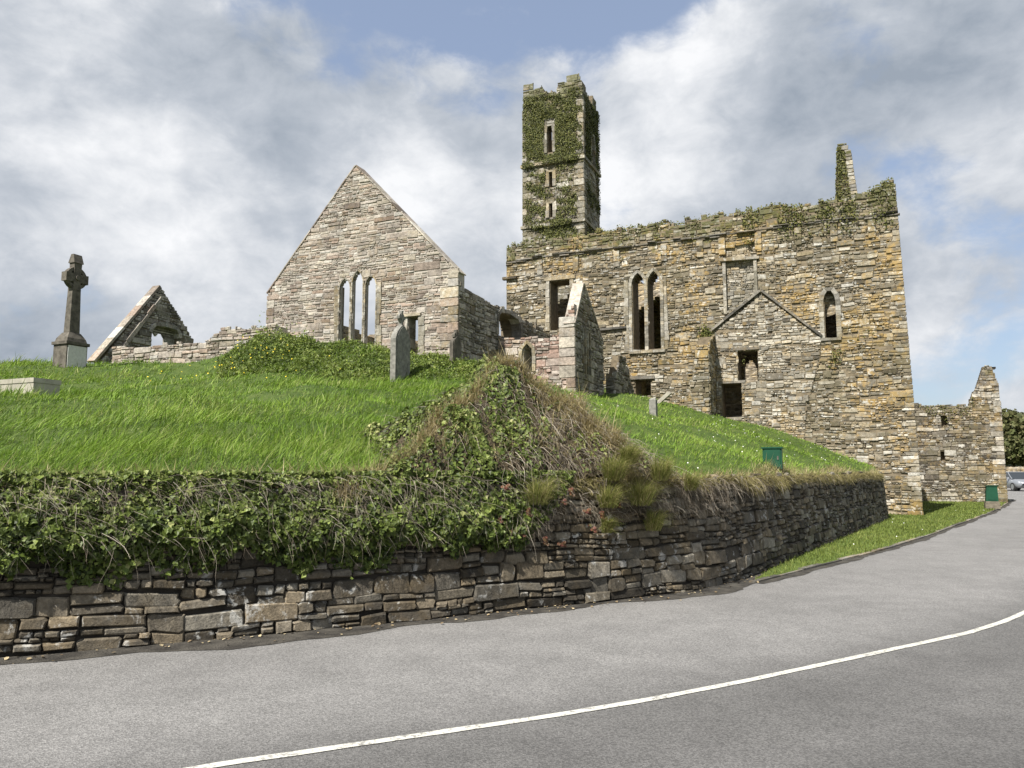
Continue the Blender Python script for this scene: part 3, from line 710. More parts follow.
# rear wall with arch; closed box added behind so the arch reads dark
OR = OL + V2 * 7.6; fr_ = frame(OR, U)
pr = lambda px, py: on_plane(OR, U, px, py)
sc_ = pr(662, 340)[0]; za = pr(662, 322)[1]
af, apath = arch(sc_, 1.35, 0, za, pr(662, 297)[1] - za)
rtp = ragged(interp([(0, 9.0), (2, pr(640, 281)[1]), (sc_ + 3, pr(655, 283)[1]), (sc_ + 4.5, 9.0), (15.9, 7.0)]), 14, .12)
mb = MB(); core(mb, fr_, LWL, lambda s, z: z < rtp(s) and not af(s, z), -.1, 12.5, .8, 0, .15)
build(mb, 'rear_wall', M['inner'], church)
mb = MB(); vt = za + 1.9
mb.box(sc_ - 2.2, sc_ + 2.2, -4.5, -.82, vt, vt + .3, fr=fr_); mb.box(sc_ - 2.2, sc_ - 1.8, -4.5, -.82, 0, vt - .01, fr=fr_); mb.box(sc_ + 1.8, sc_ + 2.2, -4.5, -.82, 0, vt - .01, fr=fr_); mb.box(sc_ - 1.78, sc_ + 1.78, -4.5, -4.1, 0, vt - .01, fr=fr_)
build(mb, 'arch_shade_box', M['inner'], church)
# walls added close behind the doorways, small window and lancet to darken them
mb = MB(); fi = frame(OL + V2 * 1.6, U)
core(mb, fi, 4.6, lambda s, z: z < 9.3 + .2 * math.sin(s * 3), -.1, 9.7, .5, 0, .2); build(mb, 'doorway_shade_wall', M['inner'], church)
mb = MB(); O2 = OL + V2 * 2.0; fi2 = frame(O2 + U * 8.6, U); q_ = on_plane(O2 + U * 8.6, U, 750, 372)
ia, _ = arch(q_[0], .26, 0, q_[1] + .1, .45)
core(mb, fi2, 6.2, lambda s, z: z < (7.4 if s < 3 else 9.3) + .2 * math.sin(s * 4) and not ia(s, z), -.1, 9.8, .5, 0, .12); build(mb, 'window_shade_wall', M['inner'], church)
# gable stump rising above the parapet
OG = OL + U * (LWL - 3.1) + V2 * 4.2; fg = frame(OG, U); pg = lambda px, py: on_plane(OG, U, px, py)
b0, b1, t0, t1 = pg(834.5, 215), pg(858, 215), pg(836, 152), pg(842, 147)
mb = MB()
lf = interp([(b0[1] - 3, b0[0] - .1), (b0[1], b0[0]), (t0[1] - .4, t0[0] - .02), (t0[1] + .2, t0[0] + .02)]); rf_ = interp([(b1[1] - 3, b1[0] + .9), (b1[1], b1[0] + .05), (t1[1] - .25, t1[0] + .30), (t1[1], t1[0] + .16)])
sol = lambda s, z: lf(z) <= s <= rf_(z)
rubble(mb, fg, b1[0] + 1, sol, 8.5, t1[1] + .05, ST_RUB, 61, b0[0] - .2)
core(mb, fg, b1[0] + 1, sol, 6.0, t1[1], .8, 1, .1)
rq = random.Random(7); z = b1[1] - .5
while z < t1[1] - .1:
    h = rq.uniform(.13, .24); e_ = rf_(z + h / 2); stone(mb, fg, e_ - .22, e_ + .05, z, z + h - .012, .07, rq, 8, .012, .015, 2); z += h
build(mb, 'gable_stump', [M['long'], M['long_core'], M['dress']], church)

# ------------------------------------------------------------------ recessed ruin by the road
RR = Vector(gnd(1007, 503)); RL = 5.0; ORc = RR - U * RL; frc = frame(ORc, U); prc = lambda px, py: on_plane(ORc, U, px, py)
ruin = empty('gable_ruin', (RR.x - 2, RR.y + .8, 0))
tag(ruin, 'mottled ruined wall with a broken gable point on its right end beside the road', 'ruin')
rt = ragged(interp(sorted([prc(*p) for p in [(914, 404), (968, 406), (971, 397), (976, 386), (983, 366), (991, 366), (998, 384), (1004, 400), (1006, 405)]])), 17, .04)
rh = [rect(*(lambda a, b: (a[0], b[0], a[1], b[1]))(prc(941, 427), prc(946.5, 416))), rect(*(lambda a, b: (a[0], b[0], a[1], b[1]))(prc(940.5, 462), prc(944, 451)))]
sol = lambda s, z: z < rt(s) and not any(h(s, z) for h in rh)
mb = MB(); rubble(mb, frc, RL, sol, 0, 7.6, dict(ST_RUB, H=(.16, .3), asp=(1.3, 3.2)), 71); core(mb, frc, RL, lambda s, z: z < rt(s) - .04 and not (rh[0](s, z) or rh[1](s, z)), -.1, 7.6, .35, 1); core(mb, lambda s, n, z: frc(s, n - .353, z), RL, lambda s, z: z < rt(s) - .1, -.1, 7.6, .45, 1)
rq = random.Random(8); z = 0
while z < 4.9:
    h = rq.uniform(.16, .3); w = rq.choice((.3, .5)); stone(mb, frc, RL - w, RL + .04, z, z + h - .015, .075, rq, 8, .015, .015); z += h
fe = frame(RR, V2); rubble(mb, fe, .8, lambda s, z: z < 5, 0, 5, ST_RUB, 72)
build(mb, 'wall', [M['recess'], M['long_core']], ruin)
mb = MB()
for (px, py, dx) in ((988, 368, .34),):
    s_, z_ = prc(px, py); stone(mb, lambda a, n, b: frc(a, n, b), min(s_, s_ + dx), max(s_, s_ + dx), z_ - .05, z_ + .05, -.1, rq, 8, .01, .01, 0, None, -.4)
build(mb, 'projecting_slate', M['darkdress'], ruin)

# ------------------------------------------------------------------ chancel gable and flank
GW = 7.63; OGb = GG - U * GW; fgb = frame(OGb, U); pgb = lambda px, py: on_plane(OGb, U, px, py)
chancel = empty('gabled_chancel', (GG.x - 3.5, GG.y + 1.5, 3.5))
tag(chancel, 'tall pale stone gable with three pointed lancet windows and a roofless side wall', 'gable ruin')
pe = [pgb(268, 293), pgb(356, 165), pgb(458, 272)]
gt = interp([(0, pe[0][1]), (pe[1][0] - .02, pe[1][1]), (GW, pe[2][1])])
gh = []; gp = []
for pxc, x0, x1, pb, ps, pt in [(345.5, 340.5, 350.7, 347, 288, 279), (358.3, 353.3, 363.6, 347, 283, 271), (371.5, 366.3, 376.7, 347, 286, 276)]:
    a = pgb(x0, ps)[0]; b = pgb(x1, ps)[0]; f, path = arch((a + b) / 2, (b - a) / 2, pgb(pxc, pb)[1], pgb(pxc, ps)[1], pgb(pxc, pt)[1] - pgb(pxc, ps)[1]); gh.append(f); gp.append(path)
dd = (*pgb(407.5, 357), *pgb(419, 316)); gh.append(rect(dd[0], dd[2], dd[1], dd[3]))
solid = lambda s, z: z < gt(s) and not any(h(s, z) for h in gh)
mb = MB(); rubble(mb, fgb, GW, solid, 3.6, 12.2, ST_GABLE, 81)
core(mb, fgb, GW, lambda s, z: z < gt(s) - .03 and not any(h(s, z) for h in gh), 3.0, 12.2, .12, 1, .08)
emb = rect(gp[0][0][0] - .75, gp[2][-1][0] + .3, gp[0][0][1] - .1, gp[1][8][1] + .2); emb2 = rect(dd[0] - .5, dd[2] + .1, dd[1], dd[3] + .05)
core(mb, lambda s, n, z: fgb(s, n - .123, z), GW, lambda s, z: z < gt(s) - .03 and not emb(s, z) and not emb2(s, z), 3.0, 12.2, .33, 1, .08)
rq = random.Random(9); z = 4.0
while z < gt(GW) - .15:
    h = rq.uniform(.2, .38); w = rq.choice((.34, .62)); stone(mb, fgb, GW - w, GW + .03, z, z + h - .01, .045, rq, 8, .01, .014, 2 if rq.random() < .25 else 0)
    z += h
z = 4.0
while z < gt(0) - .15:
    h = rq.uniform(.18, .34); w = rq.choice((.3, .5)); stone(mb, fgb, -.03, w, z, z + h - .01, .045, rq, 8, .01, .014, 0)
    z += h
gw = build(mb, 'gable_wall', [M['gable'], M['gable_core'], M['dress']], chancel)
mb = MB(); blocks_along(mb, fgb, [(-.04, pe[0][1] - .03), (pe[1][0], pe[1][1] - .03)], .04, -.46, .04, .55, rq, jit=.008); blocks_along(mb, fgb, [(pe[1][0], pe[1][1] - .03), (GW + .04, pe[2][1] - .03)], .04, -.46, .04, .55, rq, jit=.008)
build(mb, 'coping', M['gable'], chancel)
mb = MB()
for i, path in enumerate(gp):
    g_ = path; blocks_along(mb, fgb, g_, .047, -.125, .06, .15, rq, jit=.003)
o0 = gp[0][0][0] - .05; o1 = gp[2][-1][0] + .05
blocks_along(mb, fgb, [(o0, gp[0][0][1]), (o0, gp[0][1][1] + .1)], .15, -.3, .05, .36, rq, vary=.35)
blocks_along(mb, fgb, [(o1, gp[2][1][1] + .1), (o1, gp[2][0][1])], .15, -.3, .05, .36, rq, vary=.35)
blocks_along(mb, fgb, [(o0 - .1, gp[0][0][1] - .11), (o1 + .1, gp[0][0][1] - .11)], .1, -.5, .08, .6, rq)
build(mb, 'lancet_window', M['dress'], chancel)
mb = MB(); blocks_along(mb, fgb, [(dd[0], dd[1]), (dd[0], dd[3])], .12, -.5, .05, .3, rq, vary=.2); blocks_along(mb, fgb, [(dd[2], dd[3]), (dd[2], dd[1])], .2, -.5, .05, .36, rq, vary=.2)
blocks_along(mb, fgb, [(dd[0] - .2, dd[3]), (dd[2] + .1, dd[3])], .09, -.6, .10, 3, rq)
build(mb, 'doorway', M['dress'], chancel)
ff_ = frame(GG, V2); pff = lambda px, py: on_plane(GG, V2, px, py); FL = (CC - GG).dot(V2) - .02
ft = ragged(interp(sorted([(0, pe[2][1] - .35)] + [pff(*p) for p in [(462, 287), (478, 296), (494, 305), (506, 309), (516, 315), (530, 323), (548, 333)]])), 19, .06)
ah, ap = arch((pff(497, 330)[0] + pff(519, 330)[0]) / 2, (pff(519, 330)[0] - pff(497, 330)[0]) / 2, pff(505, 338)[1], pff(505, 326)[1], pff(505, 313)[1] - pff(505, 326)[1])
sol = lambda s, z: z < ft(s) and not ah(s, z)
mb = MB(); rubble(mb, ff_, FL, sol, 3.0, 8.2, ST_RUB, 91, .03); core(mb, ff_, FL, lambda s, z: s > .47 and z < ft(s) - .05 and not ah(s, z), 2.0, 8.2, .75, 1, .1)
build(mb, 'side_wall', [M['greyrub'], M['long_core']], chancel)
mb = MB(); blocks_along(mb, ff_, ap, .16, -.3, .09, .25, rq, vary=.3); build(mb, 'arch_ring', M['greyrub'], chancel)
# opposite flank and rear remains seen through the lancets
mb = MB(); fo = frame(OGb + U * .8, V2)
core(mb, fo, 9.4, lambda s, z: s > .47 and z < 6.95 + .05 * s + .12 * math.sin(s * 2.1), 2.0, 7.8, .75, 0, .15)
fo2 = frame(OGb + V2 * 6.5, U); core(mb, fo2, 5.6, lambda s, z: s > .85 and z < 6.0 + .4 * math.sin(s * 1.3 + 2), 2.0, 6.9, .7, 0, .12)
build(mb, 'far_wall', M['inner'], chancel)

# ------------------------------------------------------------------ side chapel with narrow gable
vs_ = pff(497, 350)[0]; OS = GG + V2 * vs_; fsx = frame(OS, U); psx = lambda px, py: on_plane(OS, U, px, py)
SL = psx(575, 360)[0]
chapel = empty('chapel_ruin', (OS.x + 2, OS.y, 3.2))
tag(chapel, 'small roofless side chapel of pinkish stone with a steep narrow gable and pointed window', 'chapel ruin')
st_ = ragged(interp(sorted([psx(*p) for p in [(497, 339), (525, 338), (550, 337), (558, 333), (562, 322), (568, 310), (575, 300)]])), 23, .05)
wf, wp = arch((psx(520.5, 355)[0] + psx(535, 355)[0]) / 2, (psx(535, 355)[0] - psx(520.5, 355)[0]) / 2 * .72, psx(527, 372)[1], psx(527, 352)[1], psx(527, 344)[1] - psx(527, 352)[1])
sol = lambda s, z: z < st_(s) and not wf(s, z)
mb = MB(); rubble(mb, fsx, SL, sol, 2.9, 7.6, ST_RUB, 101, .05); core(mb, fsx, SL - .02, lambda s, z: s > .05 and sol(s, z + .06), 2.5, 7.6, .55, 1, .1)
rq = random.Random(10); z = 3.4
while z < psx(575, 318)[1]:
    h = rq.uniform(.26, .42); w = rq.choice((.3, .55)); stone(mb, fsx, SL - w, SL + .03, z, z + h - .012, .08, rq, 8, .01, .014, 2); z += h
build(mb, 'front_wall', [M['pink'], M['gable_core'], M['gable']], chapel)
mb = MB(); blocks_along(mb, fsx, wp, .13, -.4, .09, .28, rq, vary=.12); build(mb, 'pointed_window', M['dress'], chapel)
OE = OS + U * SL; fe_ = frame(OE, V2); pfe = lambda px, py: on_plane(OE, V2, px, py)
EL = pfe(603, 380)[0]; ap_ = pfe(583, 284); el, er = pfe(575, 325)[1], pfe(603, 345)[1]
et = interp([(0, el), (ap_[0], ap_[1]), (EL, er)])
l1, lp1 = arch(ap_[0] - .12, .10, pfe(588, 375)[1], pfe(588, 335)[1], .25); l2, lp2 = arch(ap_[0] + .42, .10, pfe(588, 375)[1], pfe(588, 337)[1], .25)
mb = MB(); sol = lambda s, z: z < et(s) and not l1(s, z) and not l2(s, z)
rubble(mb, fe_, EL, sol, 2.8, 8.5, ST_RUB, 103, .03); core(mb, fe_, EL, lambda s, z: s > .57 and sol(s, z), 2.4, 8.5, .34, 1, .08)
core(mb, fe_, .57, lambda s, z: z < et(s) and z > st_(SL - .1), 3, 8.5, .34, 1, .08)
build(mb, 'gable_wall', [M['greyrub'], M['long_core']], chapel)
mb = MB(); blocks_along(mb, fe_, [(-.05, el), (ap_[0], ap_[1])], .08, -.36, .05, .55, rq); blocks_along(mb, fe_, [(ap_[0], ap_[1]), (EL + .05, er)], .08, -.36, .05, .55, rq)
build(mb, 'coping', M['gable'], chapel)
mb = MB(); blocks_along(mb, fe_, lp1, .08, -.3, .085, .3, rq); blocks_along(mb, fe_, lp2, .08, -.3, .085, .3, rq); build(mb, 'twin_lancet', M['dress'], chapel)

# dark triangular stump of a wall
OT = OL + U * pl(634, 390)[0] - V2 * 3.0; ft_ = frame(OT, V2); ptt = lambda px, py: on_plane(OT, V2, px, py)
mb = MB(); tt = ragged(interp(sorted([ptt(*p) for p in [(616, 372), (620, 353), (624, 356), (628, 372), (634, 394)]])), 31, .05)
rubble(mb, ft_, 2.9, lambda s, z: z < tt(s), 2.6, 7, ST_RUB, 111); core(mb, ft_, 2.9, lambda s, z: z < tt(s) - .05, 2.4, 7, .3, 1, .1)
fe3 = frame(OT - U * .3, U); rubble(mb, fe3, .3, lambda s, z: z < tt(0) - .3 + s, 2.6, 7, ST_RUB, 112)
tag(build(mb, 'wall_stump', [M['greyrub'], M['long_core']]), 'dark pointed stump of broken wall at the foot of the church wall', 'wall stump')

# ------------------------------------------------------------------ bell tower
TD = 43.0; TR = Vector(at(583, 160, TD)[:2]); TWD = 3.75; OTW = TR - U * TWD; ftw = frame(OTW, U); ptw = lambda px, py: on_plane(OTW, U, px, py)
tower = empty('bell_tower', (OTW.x + 1.8, OTW.y + 1.5, 0))
tag(tower, 'tall slender square bell tower with ivy and broken battlements behind the church', 'tower')
tz1 = ptw(552, 164)[1]; tz2 = ptw(552, 226)[1]
tops = sorted([(lambda q: (q[0], q[1] + .32))(ptw(*p)) for p in [(522, 86), (526, 82), (531, 83), (533, 92), (541, 90), (544, 97), (556, 97), (558, 88), (566, 86), (568, 76), (574, 73), (579, 80), (583, 92)]])
ttp = ragged(interp(tops), 27, .06)
th = []; tp_ = []
for pxc, x0, x1, pb, ps, pt in [(549.7, 547.2, 552.8, 153, 130, 124)]:
    a = ptw(x0, ps)[0]; b = ptw(x1, ps)[0]; f, path = arch((a + b) / 2, (b - a) / 2, ptw(pxc, pb)[1], ptw(pxc, ps)[1], ptw(pxc, pt)[1] - ptw(pxc, ps)[1]); th.append(f); tp_.append(path)
for x0, x1, pb, pt in [(549.5, 552.8, 187, 170.5), (549.5, 553, 218, 202)]:
    a = ptw(x0, pb); b = ptw(x1, pt); th.append(rect(a[0], b[0], a[1], b[1])); tp_.append([(a[0], a[1]), (a[0], b[1]), ((a[0] + b[0]) / 2, b[1] + .05), (b[0], b[1]), (b[0], a[1])])
mb = MB(); sol = lambda s, z: z < ttp(s) and not any(h(s, z) for h in th)
rubble(mb, ftw, TWD, sol, 8.5, 24.5, ST_TOWER, 121); core(mb, ftw, TWD, sol, -.1, 24.3, .7, 1, .12)
fside = frame(TR, V2); TDp = 3.1
pts_ = lambda px, py: on_plane(TR, V2, px, py)
zs1 = pts_(593, 101)[1]; sop = ragged(interp([(0, ptw(583, 84)[1]), (.6, ptw(583, 90)[1]), (.75, zs1 - .2), (1.8, zs1 - .35), (1.95, zs1 + .25), (2.6, zs1 + .2), (2.7, zs1 - .2), (3.1, zs1 - .3)]), 28, .06)
sw_f, sw_p = arch(1.8, .28, pts_(590, 165)[1], pts_(590, 140)[1], .5)
sol2 = lambda s, z: z < sop(s) and not sw_f(s, z)
rubble(mb, fside, TDp, sol2, 8.5, 24.9, ST_TOWER, 122, .03); core(mb, fside, TDp, lambda s, z: s > .72 and sol2(s, z), -.1, 24.8, .7, 1, .15)
fl2 = frame(OTW + U * .7, V2); core(mb, fl2, TDp, lambda s, z: s > .72 and z < 22.2, -.1, 22.5, .7, 1, .3)
fb2 = frame(OTW + V2 * 2.9, U); core(mb, fb2, TWD - .72, lambda s, z: s > .72 and z < 22.4, -.1, 22.5, .7, 1, .3)
rq = random.Random(12); z = 8.5
while z < 23:
    h = rq.uniform(.25, .42); w = rq.choice((.3, .55)); qi = 2 if rq.random() < .4 else 0; stone(mb, ftw, TWD - w, TWD + .05, z, z + h - .02, .075, rq, 8, .012, .016, qi)
    h2 = rq.choice((.3, .5)); stone(mb, fside, -.06, .75 - w, z, z + h - .02, .075, rq, 8, .012, .016, qi)
    if z < ttp(0.1) - .3: stone(mb, ftw, -.05, .8 - w, z, z + h - .02, .075, rq, 8, .012, .016, 0)
    z += h
build(mb, 'shaft', [M['tower'], M['long_core'], M['dress']], tower)
for zz in (tz1, tz2):
    mb = MB(); blocks_along(mb, ftw, [(-.14, zz), (TWD + .14, zz)], .17, -.1, .16, .8, rq, jit=.01); blocks_along(mb, fside, [(.0, zz), (TDp + .1, zz)], .17, -.1, .15, .8, rq, jit=.01)
    build(mb, 'string_course', M['dress'], tower)
for path in tp_:
    mb = MB(); blocks_along(mb, ftw, path, .22, -.3, .10, .4, rq, vary=.2); build(mb, 'window_surround', M['dress'], tower)
mb = MB(); blocks_along(mb, fside, sw_p, .2, -.3, .10, .4, rq, vary=.2); build(mb, 'window_surround', M['dress'], tower)

# ------------------------------------------------------------------ far chapel gable on the left
OF = Vector(at(98, 366, 29.6)[:2]); ffg = frame(OF, V2); pfg = lambda px, py: on_plane(OF, V2, px, py)
FLn = pfg(193, 350)[0]; fa = pfg(160.5, 287); fz = pfg(193, 341); f0 = pfg(98, 363)
far = empty('gable_ruin', (OF.x + 1, OF.y + 1.5, 4.5))
tag(far, 'small dark grey gable with pale raking edge and arched opening beyond the tall cross', 'gable ruin')
fgt = interp([(0, f0[1]), (fa[0], fa[1]), (pfg(180, 318)[0], pfg(180, 318)[1]), (FLn, fz[1]), (FLn + .05, fz[1])])
fh, fpth = arch((pfg(151, 335)[0] + pfg(178, 335)[0]) / 2, (pfg(178, 335)[0] - pfg(151, 335)[0]) / 2, pfg(160, 350)[1], pfg(160, 335)[1], (pfg(165, 326)[1] - pfg(165, 335)[1]))
sol = lambda s, z: z < fgt(s) and not fh(s, z)
mb = MB(); rubble(mb, ffg, FLn, sol, 4.0, 10.5, ST_RUB, 131); core(mb, ffg, FLn, lambda s, z: z < fgt(s) - .04 and not fh(s, z), 3.6, 10.5, .34, 1, .1)
build(mb, 'gable_wall', [M['greyrub'], M['long_core']], far)
mb = MB(); blocks_along(mb, ffg, [(-.15, f0[1]), (fa[0], fa[1])], .10, -.36, .05, .7, rq); build(mb, 'coping', M['gable'], far)
mb = MB(); blocks_along(mb, ffg, [(.62, f0[1] + .1), (fa[0] + .04, fa[1] - .5)], .14, -.1, .14, .5, rq, vary=.2); build(mb, 'roof_scar', M['gable'], far)
fin = lambda s, n, z: ffg(s, n - .22, z); hw_ = (pfg(178, 335)[0] - pfg(151, 335)[0]) / 2; sm_ = pfg(164.5, 335)[0]; zb_ = pfg(160, 350)[1]; zs_ = pfg(160, 337)[1]
g1, _ = arch(sm_ - hw_ * .72, .22, zb_, zs_, .25); g2, _ = arch(sm_ - hw_ * .05, .24, zb_, zs_ - .05, .25)
mb = MB(); core(mb, fin, FLn, lambda s, z: fh(s, z) and not g1(s, z) and not g2(s, z), 4, 9, .12, 0, .05); build(mb, 'twin_light', M['greyrub'], far)
mb = MB(); blocks_along(mb, ffg, fpth[1:-1], .18, -.3, .1, .2, rq, vary=.2); build(mb, 'arch_ring', M['greyrub'], far)

# low rubble wall between far gable and chancel
A_ = Vector(at(112, 366, 28.6)[:2]); B_ = Vector(at(276, 345, 25.9)[:2]); uL = (B_ - A_).normalized(); LL = (B_ - A_).length
flw = frame(A_, uL); plw = lambda px, py: on_plane(A_, uL, px, py)
lt = ragged(interp(sorted([plw(*p) for p in [(112, 348), (160, 346), (205, 341), (212, 338), (218, 331), (240, 328), (272, 326)]])), 33, .06)
mb = MB(); rubble(mb, flw, LL, lambda s, z: z < lt(s), 4.4, 7.5, ST_RUB, 141); core(mb, flw, LL, lambda s, z: z < lt(s) - .05, 4.0, 7.5, .6, 1, .1)
tag(build(mb, 'rubble_wall', [M['gable'], M['gable_core']]), 'low tumbled grey rubble wall on the grassy crest left of the tall gable', 'stone wall')

# ------------------------------------------------------------------ graves
def gz(x, y): return float(ground_h(np.array([x]), np.array([y]))[0])
def uv(O, a, b): return (O[0] + UX * a + V2.x * b, O[1] + UY * a + V2.y * b)
def gfr(O, z0): return lambda a, b, c: (*uv(O, a, b), z0 + c)     # a along u, b along v, c up
def hit(px, py, d0=11.0):
    d = d0
    while d < 40:
        X, Y, Z = at(px, py, d)
        if Z <= gz(X, Y): return X, Y, Z
        d += .08
    return at(px, py, d0)
# high cross, face turned along u
cx, cy, _ = at(69.5, 366, 25.0); O = (cx, cy); z0 = gz(cx, cy) - .12
zt = at(73, 255, 25.0)[2]; Hc = zt - z0
cross = empty('celtic_cross', (cx, cy, z0)); tag(cross, 'tall dark celtic high cross on a stepped pedestal with white plaque', 'celtic cross')
g = gfr(O, z0); mb = MB()
def taper(mb, a0, b0, z0_, a1, b1, z1_, fr=None):
    fr = fr or g
    mb.hexa([fr(-a0, -b0, z0_), fr(a0, -b0, z0_), fr(a0, b0, z0_), fr(-a0, b0, z0_), fr(-a1, -b1, z1_), fr(a1, -b1, z1_), fr(a1, b1, z1_), fr(-a1, b1, z1_)])
taper(mb, .31, .37, 0, .31, .37, .80); taper(mb, .36, .42, .803, .36, .42, .90); taper(mb, .30, .36, .903, .27, .33, 1.02); taper(mb, .27, .33, 1.023, .165, .21, 1.22)
build(mb, 'pedestal', M['cross'], cross)
mb = MB(); mb.hexa([g(.313, -.33, .04), g(.333, -.33, .04), g(.333, .33, .04), g(.313, .33, .04), g(.313, -.33, .77), g(.333, -.33, .77), g(.333, .33, .77), g(.313, .33, .77)])
build(mb, 'plaque', M['marble'], cross)
mb = MB(); taper(mb, .14, .185, 1.223, .11, .15, Hc - 1.15); build(mb, 'shaft', M['cross'], cross)
mb = MB(); zc = Hc - .80; fx = lambda a, n, c: g(n, a, zc + c)
ol = [(-.15, -.40), (.15, -.40), (.12, -.14), (.40, -.15), (.40, .15), (.12, .14), (.14, .50), (-.14, .50), (-.12, .14), (-.40, .15), (-.40, -.15), (-.12, -.14)]
mb.prism(ol, fx, -.12, .12)
taper(mb, .15, .175, Hc - .30, .06, .15, Hc); mb.tube([fx(0, .10, 0), fx(0, .17, 0)], .08, 10)
build(mb, 'cross_head', M['cross'], cross)
mb = MB(); k = 28; vs = []
for i in range(k):
    w = 2 * math.pi * i / k
    for r, n_ in ((.26, -.09), (.37, -.09), (.37, .09), (.26, .09)): vs.append(fx(r * math.cos(w), n_, r * math.sin(w)))
mb.add(vs, [(i * 4 + j, ((i + 1) % k) * 4 + j, ((i + 1) % k) * 4 + (j + 1) % 4, i * 4 + (j + 1) % 4) for i in range(k) for j in range(4)])
build(mb, 'ring', M['cross'], cross)
# box tomb at left edge
tx_, ty_, _ = at(33, 391, 14.0); O = (tx_, ty_); z0 = gz(tx_, ty_) - .1; g = gfr(O, z0)
tomb = empty('box_tomb', (tx_ - .9, ty_, z0)); tag(tomb, 'low pale box tomb with flat slab half sunk in the grass', 'tomb')
mb = MB(); mb.box(-2.0, 0, 0, .52, 0, .36, fr=g); build(mb, 'chest', M['slabstone'], tomb)
mb = MB(); mb.box(-2.01, .012, -.012, .535, .363, .45, fr=g); build(mb, 'lid', M['slabstone'], tomb)
# headstone with ringed finial
def ogee(hw, hs, ht):
    p = [(-hw, 0), (hw, 0), (hw, hs), (hw * .96, hs + .05)]
    for i in range(1, 9):
        t = i / 8; x = hw * (1 - t) ; z = hs + .05 + (ht - hs - .05) * (t ** 1.0 * .55 + .45 * t ** 3 if t < .6 else t)
        p.append((max(x, .05), hs + .05 + (ht - hs - .05) * (1 - (1 - t) ** 1.6)))
    return p + [(-a, b) for a, b in p[::-1] if a > 0][:-1]
def headstone(px, py, pyt, d, hw, th, name, label, mat, finial=True):
    x, y, _ = at(px, py, d); z0 = gz(x, y) - .12; Ht = at(px, pyt, d)[2] - z0; g = gfr((x, y), z0); f = lambda a, n, c: g(n, a, c)
    root = empty(name, (x, y, z0)); tag(root, label, 'headstone')
    hs = Ht * .60; ht = Ht * .80 if finial else Ht
    mb = MB(); mb.prism(ogee(hw, hs, ht), f, -th / 2, th / 2); build(mb, 'slab', mat, root)
    mb = MB(); p2 = [(a * .82, b * .93 + .08) for a, b in ogee(hw, hs, ht)]; mb.prism(p2, f, th / 2 + .002, th / 2 + .014); build(mb, 'inscription_panel', mat, root)
    if finial:
        c = Ht - .2; mb = MB()
        for ol in ([(-.05, ht - Ht + .02 + .2 - .06), (.05, ht - Ht + .2 - .04), (.04, .2), (-.04, .2)],): mb.prism([(a, b) for a, b in ol], lambda a, n, q: f(a, n, c + q), -.05, .05)
        mb.prism([(-.16, -.04), (.16, -.04), (.16, .04), (-.16, .04)], lambda a, n, q: f(a, n, c + q), -.047, .047)
        k = 16; vs = []
        for i in range(k):
            w = 2 * math.pi * i / k
            for r, n_ in ((.09, -.035), (.14, -.035), (.14, .035), (.09, .035)): vs.append(f(r * math.cos(w), n_, c + r * math.sin(w)))
        mb.add(vs, [(i * 4 + j, ((i + 1) % k) * 4 + j, ((i + 1) % k) * 4 + (j + 1) % 4, i * 4 + (j + 1) % 4) for i in range(k) for j in range(4)])
        build(mb, 'cross_finial', mat, root)
    return root
headstone(400, 380, 311, 21.5, .39, .17, 'headstone', 'tall grey headstone with small ringed cross on top in front of the tall gable', M['headstone'])
headstone(455.5, 363, 330, 23.2, .28, .12, 'headstone', 'small dark headstone with cross finial against the corner of the tall gable', M['cross'])
headstone(184.5, 352, 345.5, 28.0, .3, .14, 'headstone', 'little dark headstone leaning on the low rubble wall', M['cross'], False)
# post, tilted slab
x, y, _ = at(653.5, 418, 22.0); z0 = gz(x, y) - .1; g = gfr((x, y), z0); mb = MB()
taper(mb, .10, .12, 0, .095, .11, .55); taper(mb, .095, .11, .55, .05, .06, .60)
tag(build(mb, 'grave_marker', M['headstone']), 'short plain grey stone marker standing alone on the right slope', 'grave marker')
x, y, _ = at(661, 397, 27.6); z0 = gz(x, y); g = gfr((x, y), z0 + .05); mb = MB()
mb.hexa([g(-.35, -.1, -.1), g(-.25, -.1, -.18), g(-.25, .1, -.18), g(-.35, .1, -.1), g(.28, -.1, .42), g(.38, -.1, .34), g(.38, .1, .34), g(.28, .1, .42)])
tag(build(mb, 'fallen_slab', M['slabstone']), 'brown stone slab propped at a slant by the small opening in the church wall', 'stone slab')

# ------------------------------------------------------------------ green boxes
x, y, _ = hit(773, 466, 13.2); z0 = gz(x, y) - .06; g = gfr((x, y), z0)
box = empty('utility_box', (x, y, z0)); tag(box, 'small square green metal utility box at the grass edge above the retaining wall', 'utility box')
mb = MB(); mb.box(-.17, .17, -.12, .12, 0, .38, fr=g); build(mb, 'cabinet', M['greenbox'], box)
mb = MB(); mb.box(-.19, .19, -.15, .14, .382, .41, fr=g); build(mb, 'lid', M['greenbox'], box)
mb = MB(); mb.box(-.145, .145, -.137, -.123, .03, .36, fr=g); dr_ = build(mb, 'door', M['greenbox'], box)
mb = MB(); mb.box(.09, .115, -.15, -.139, .17, .24, fr=g); build(mb, 'latch', M['cross'], dr_)
x, y = gnd(997, 510); y += .3; g = gfr((x, y), 0.04)
box2 = empty('utility_box', (x, y, .04)); tag(box2, 'green metal cabinet on a rough stone plinth by the road bend', 'utility box')
mb = MB(); mb.box(-.26, .26, -.2, .2, 0, .22, fr=g); mb.box(-.24, .24, -.18, .18, .223, .30, fr=g); build(mb, 'plinth', M['plinth'], box2)
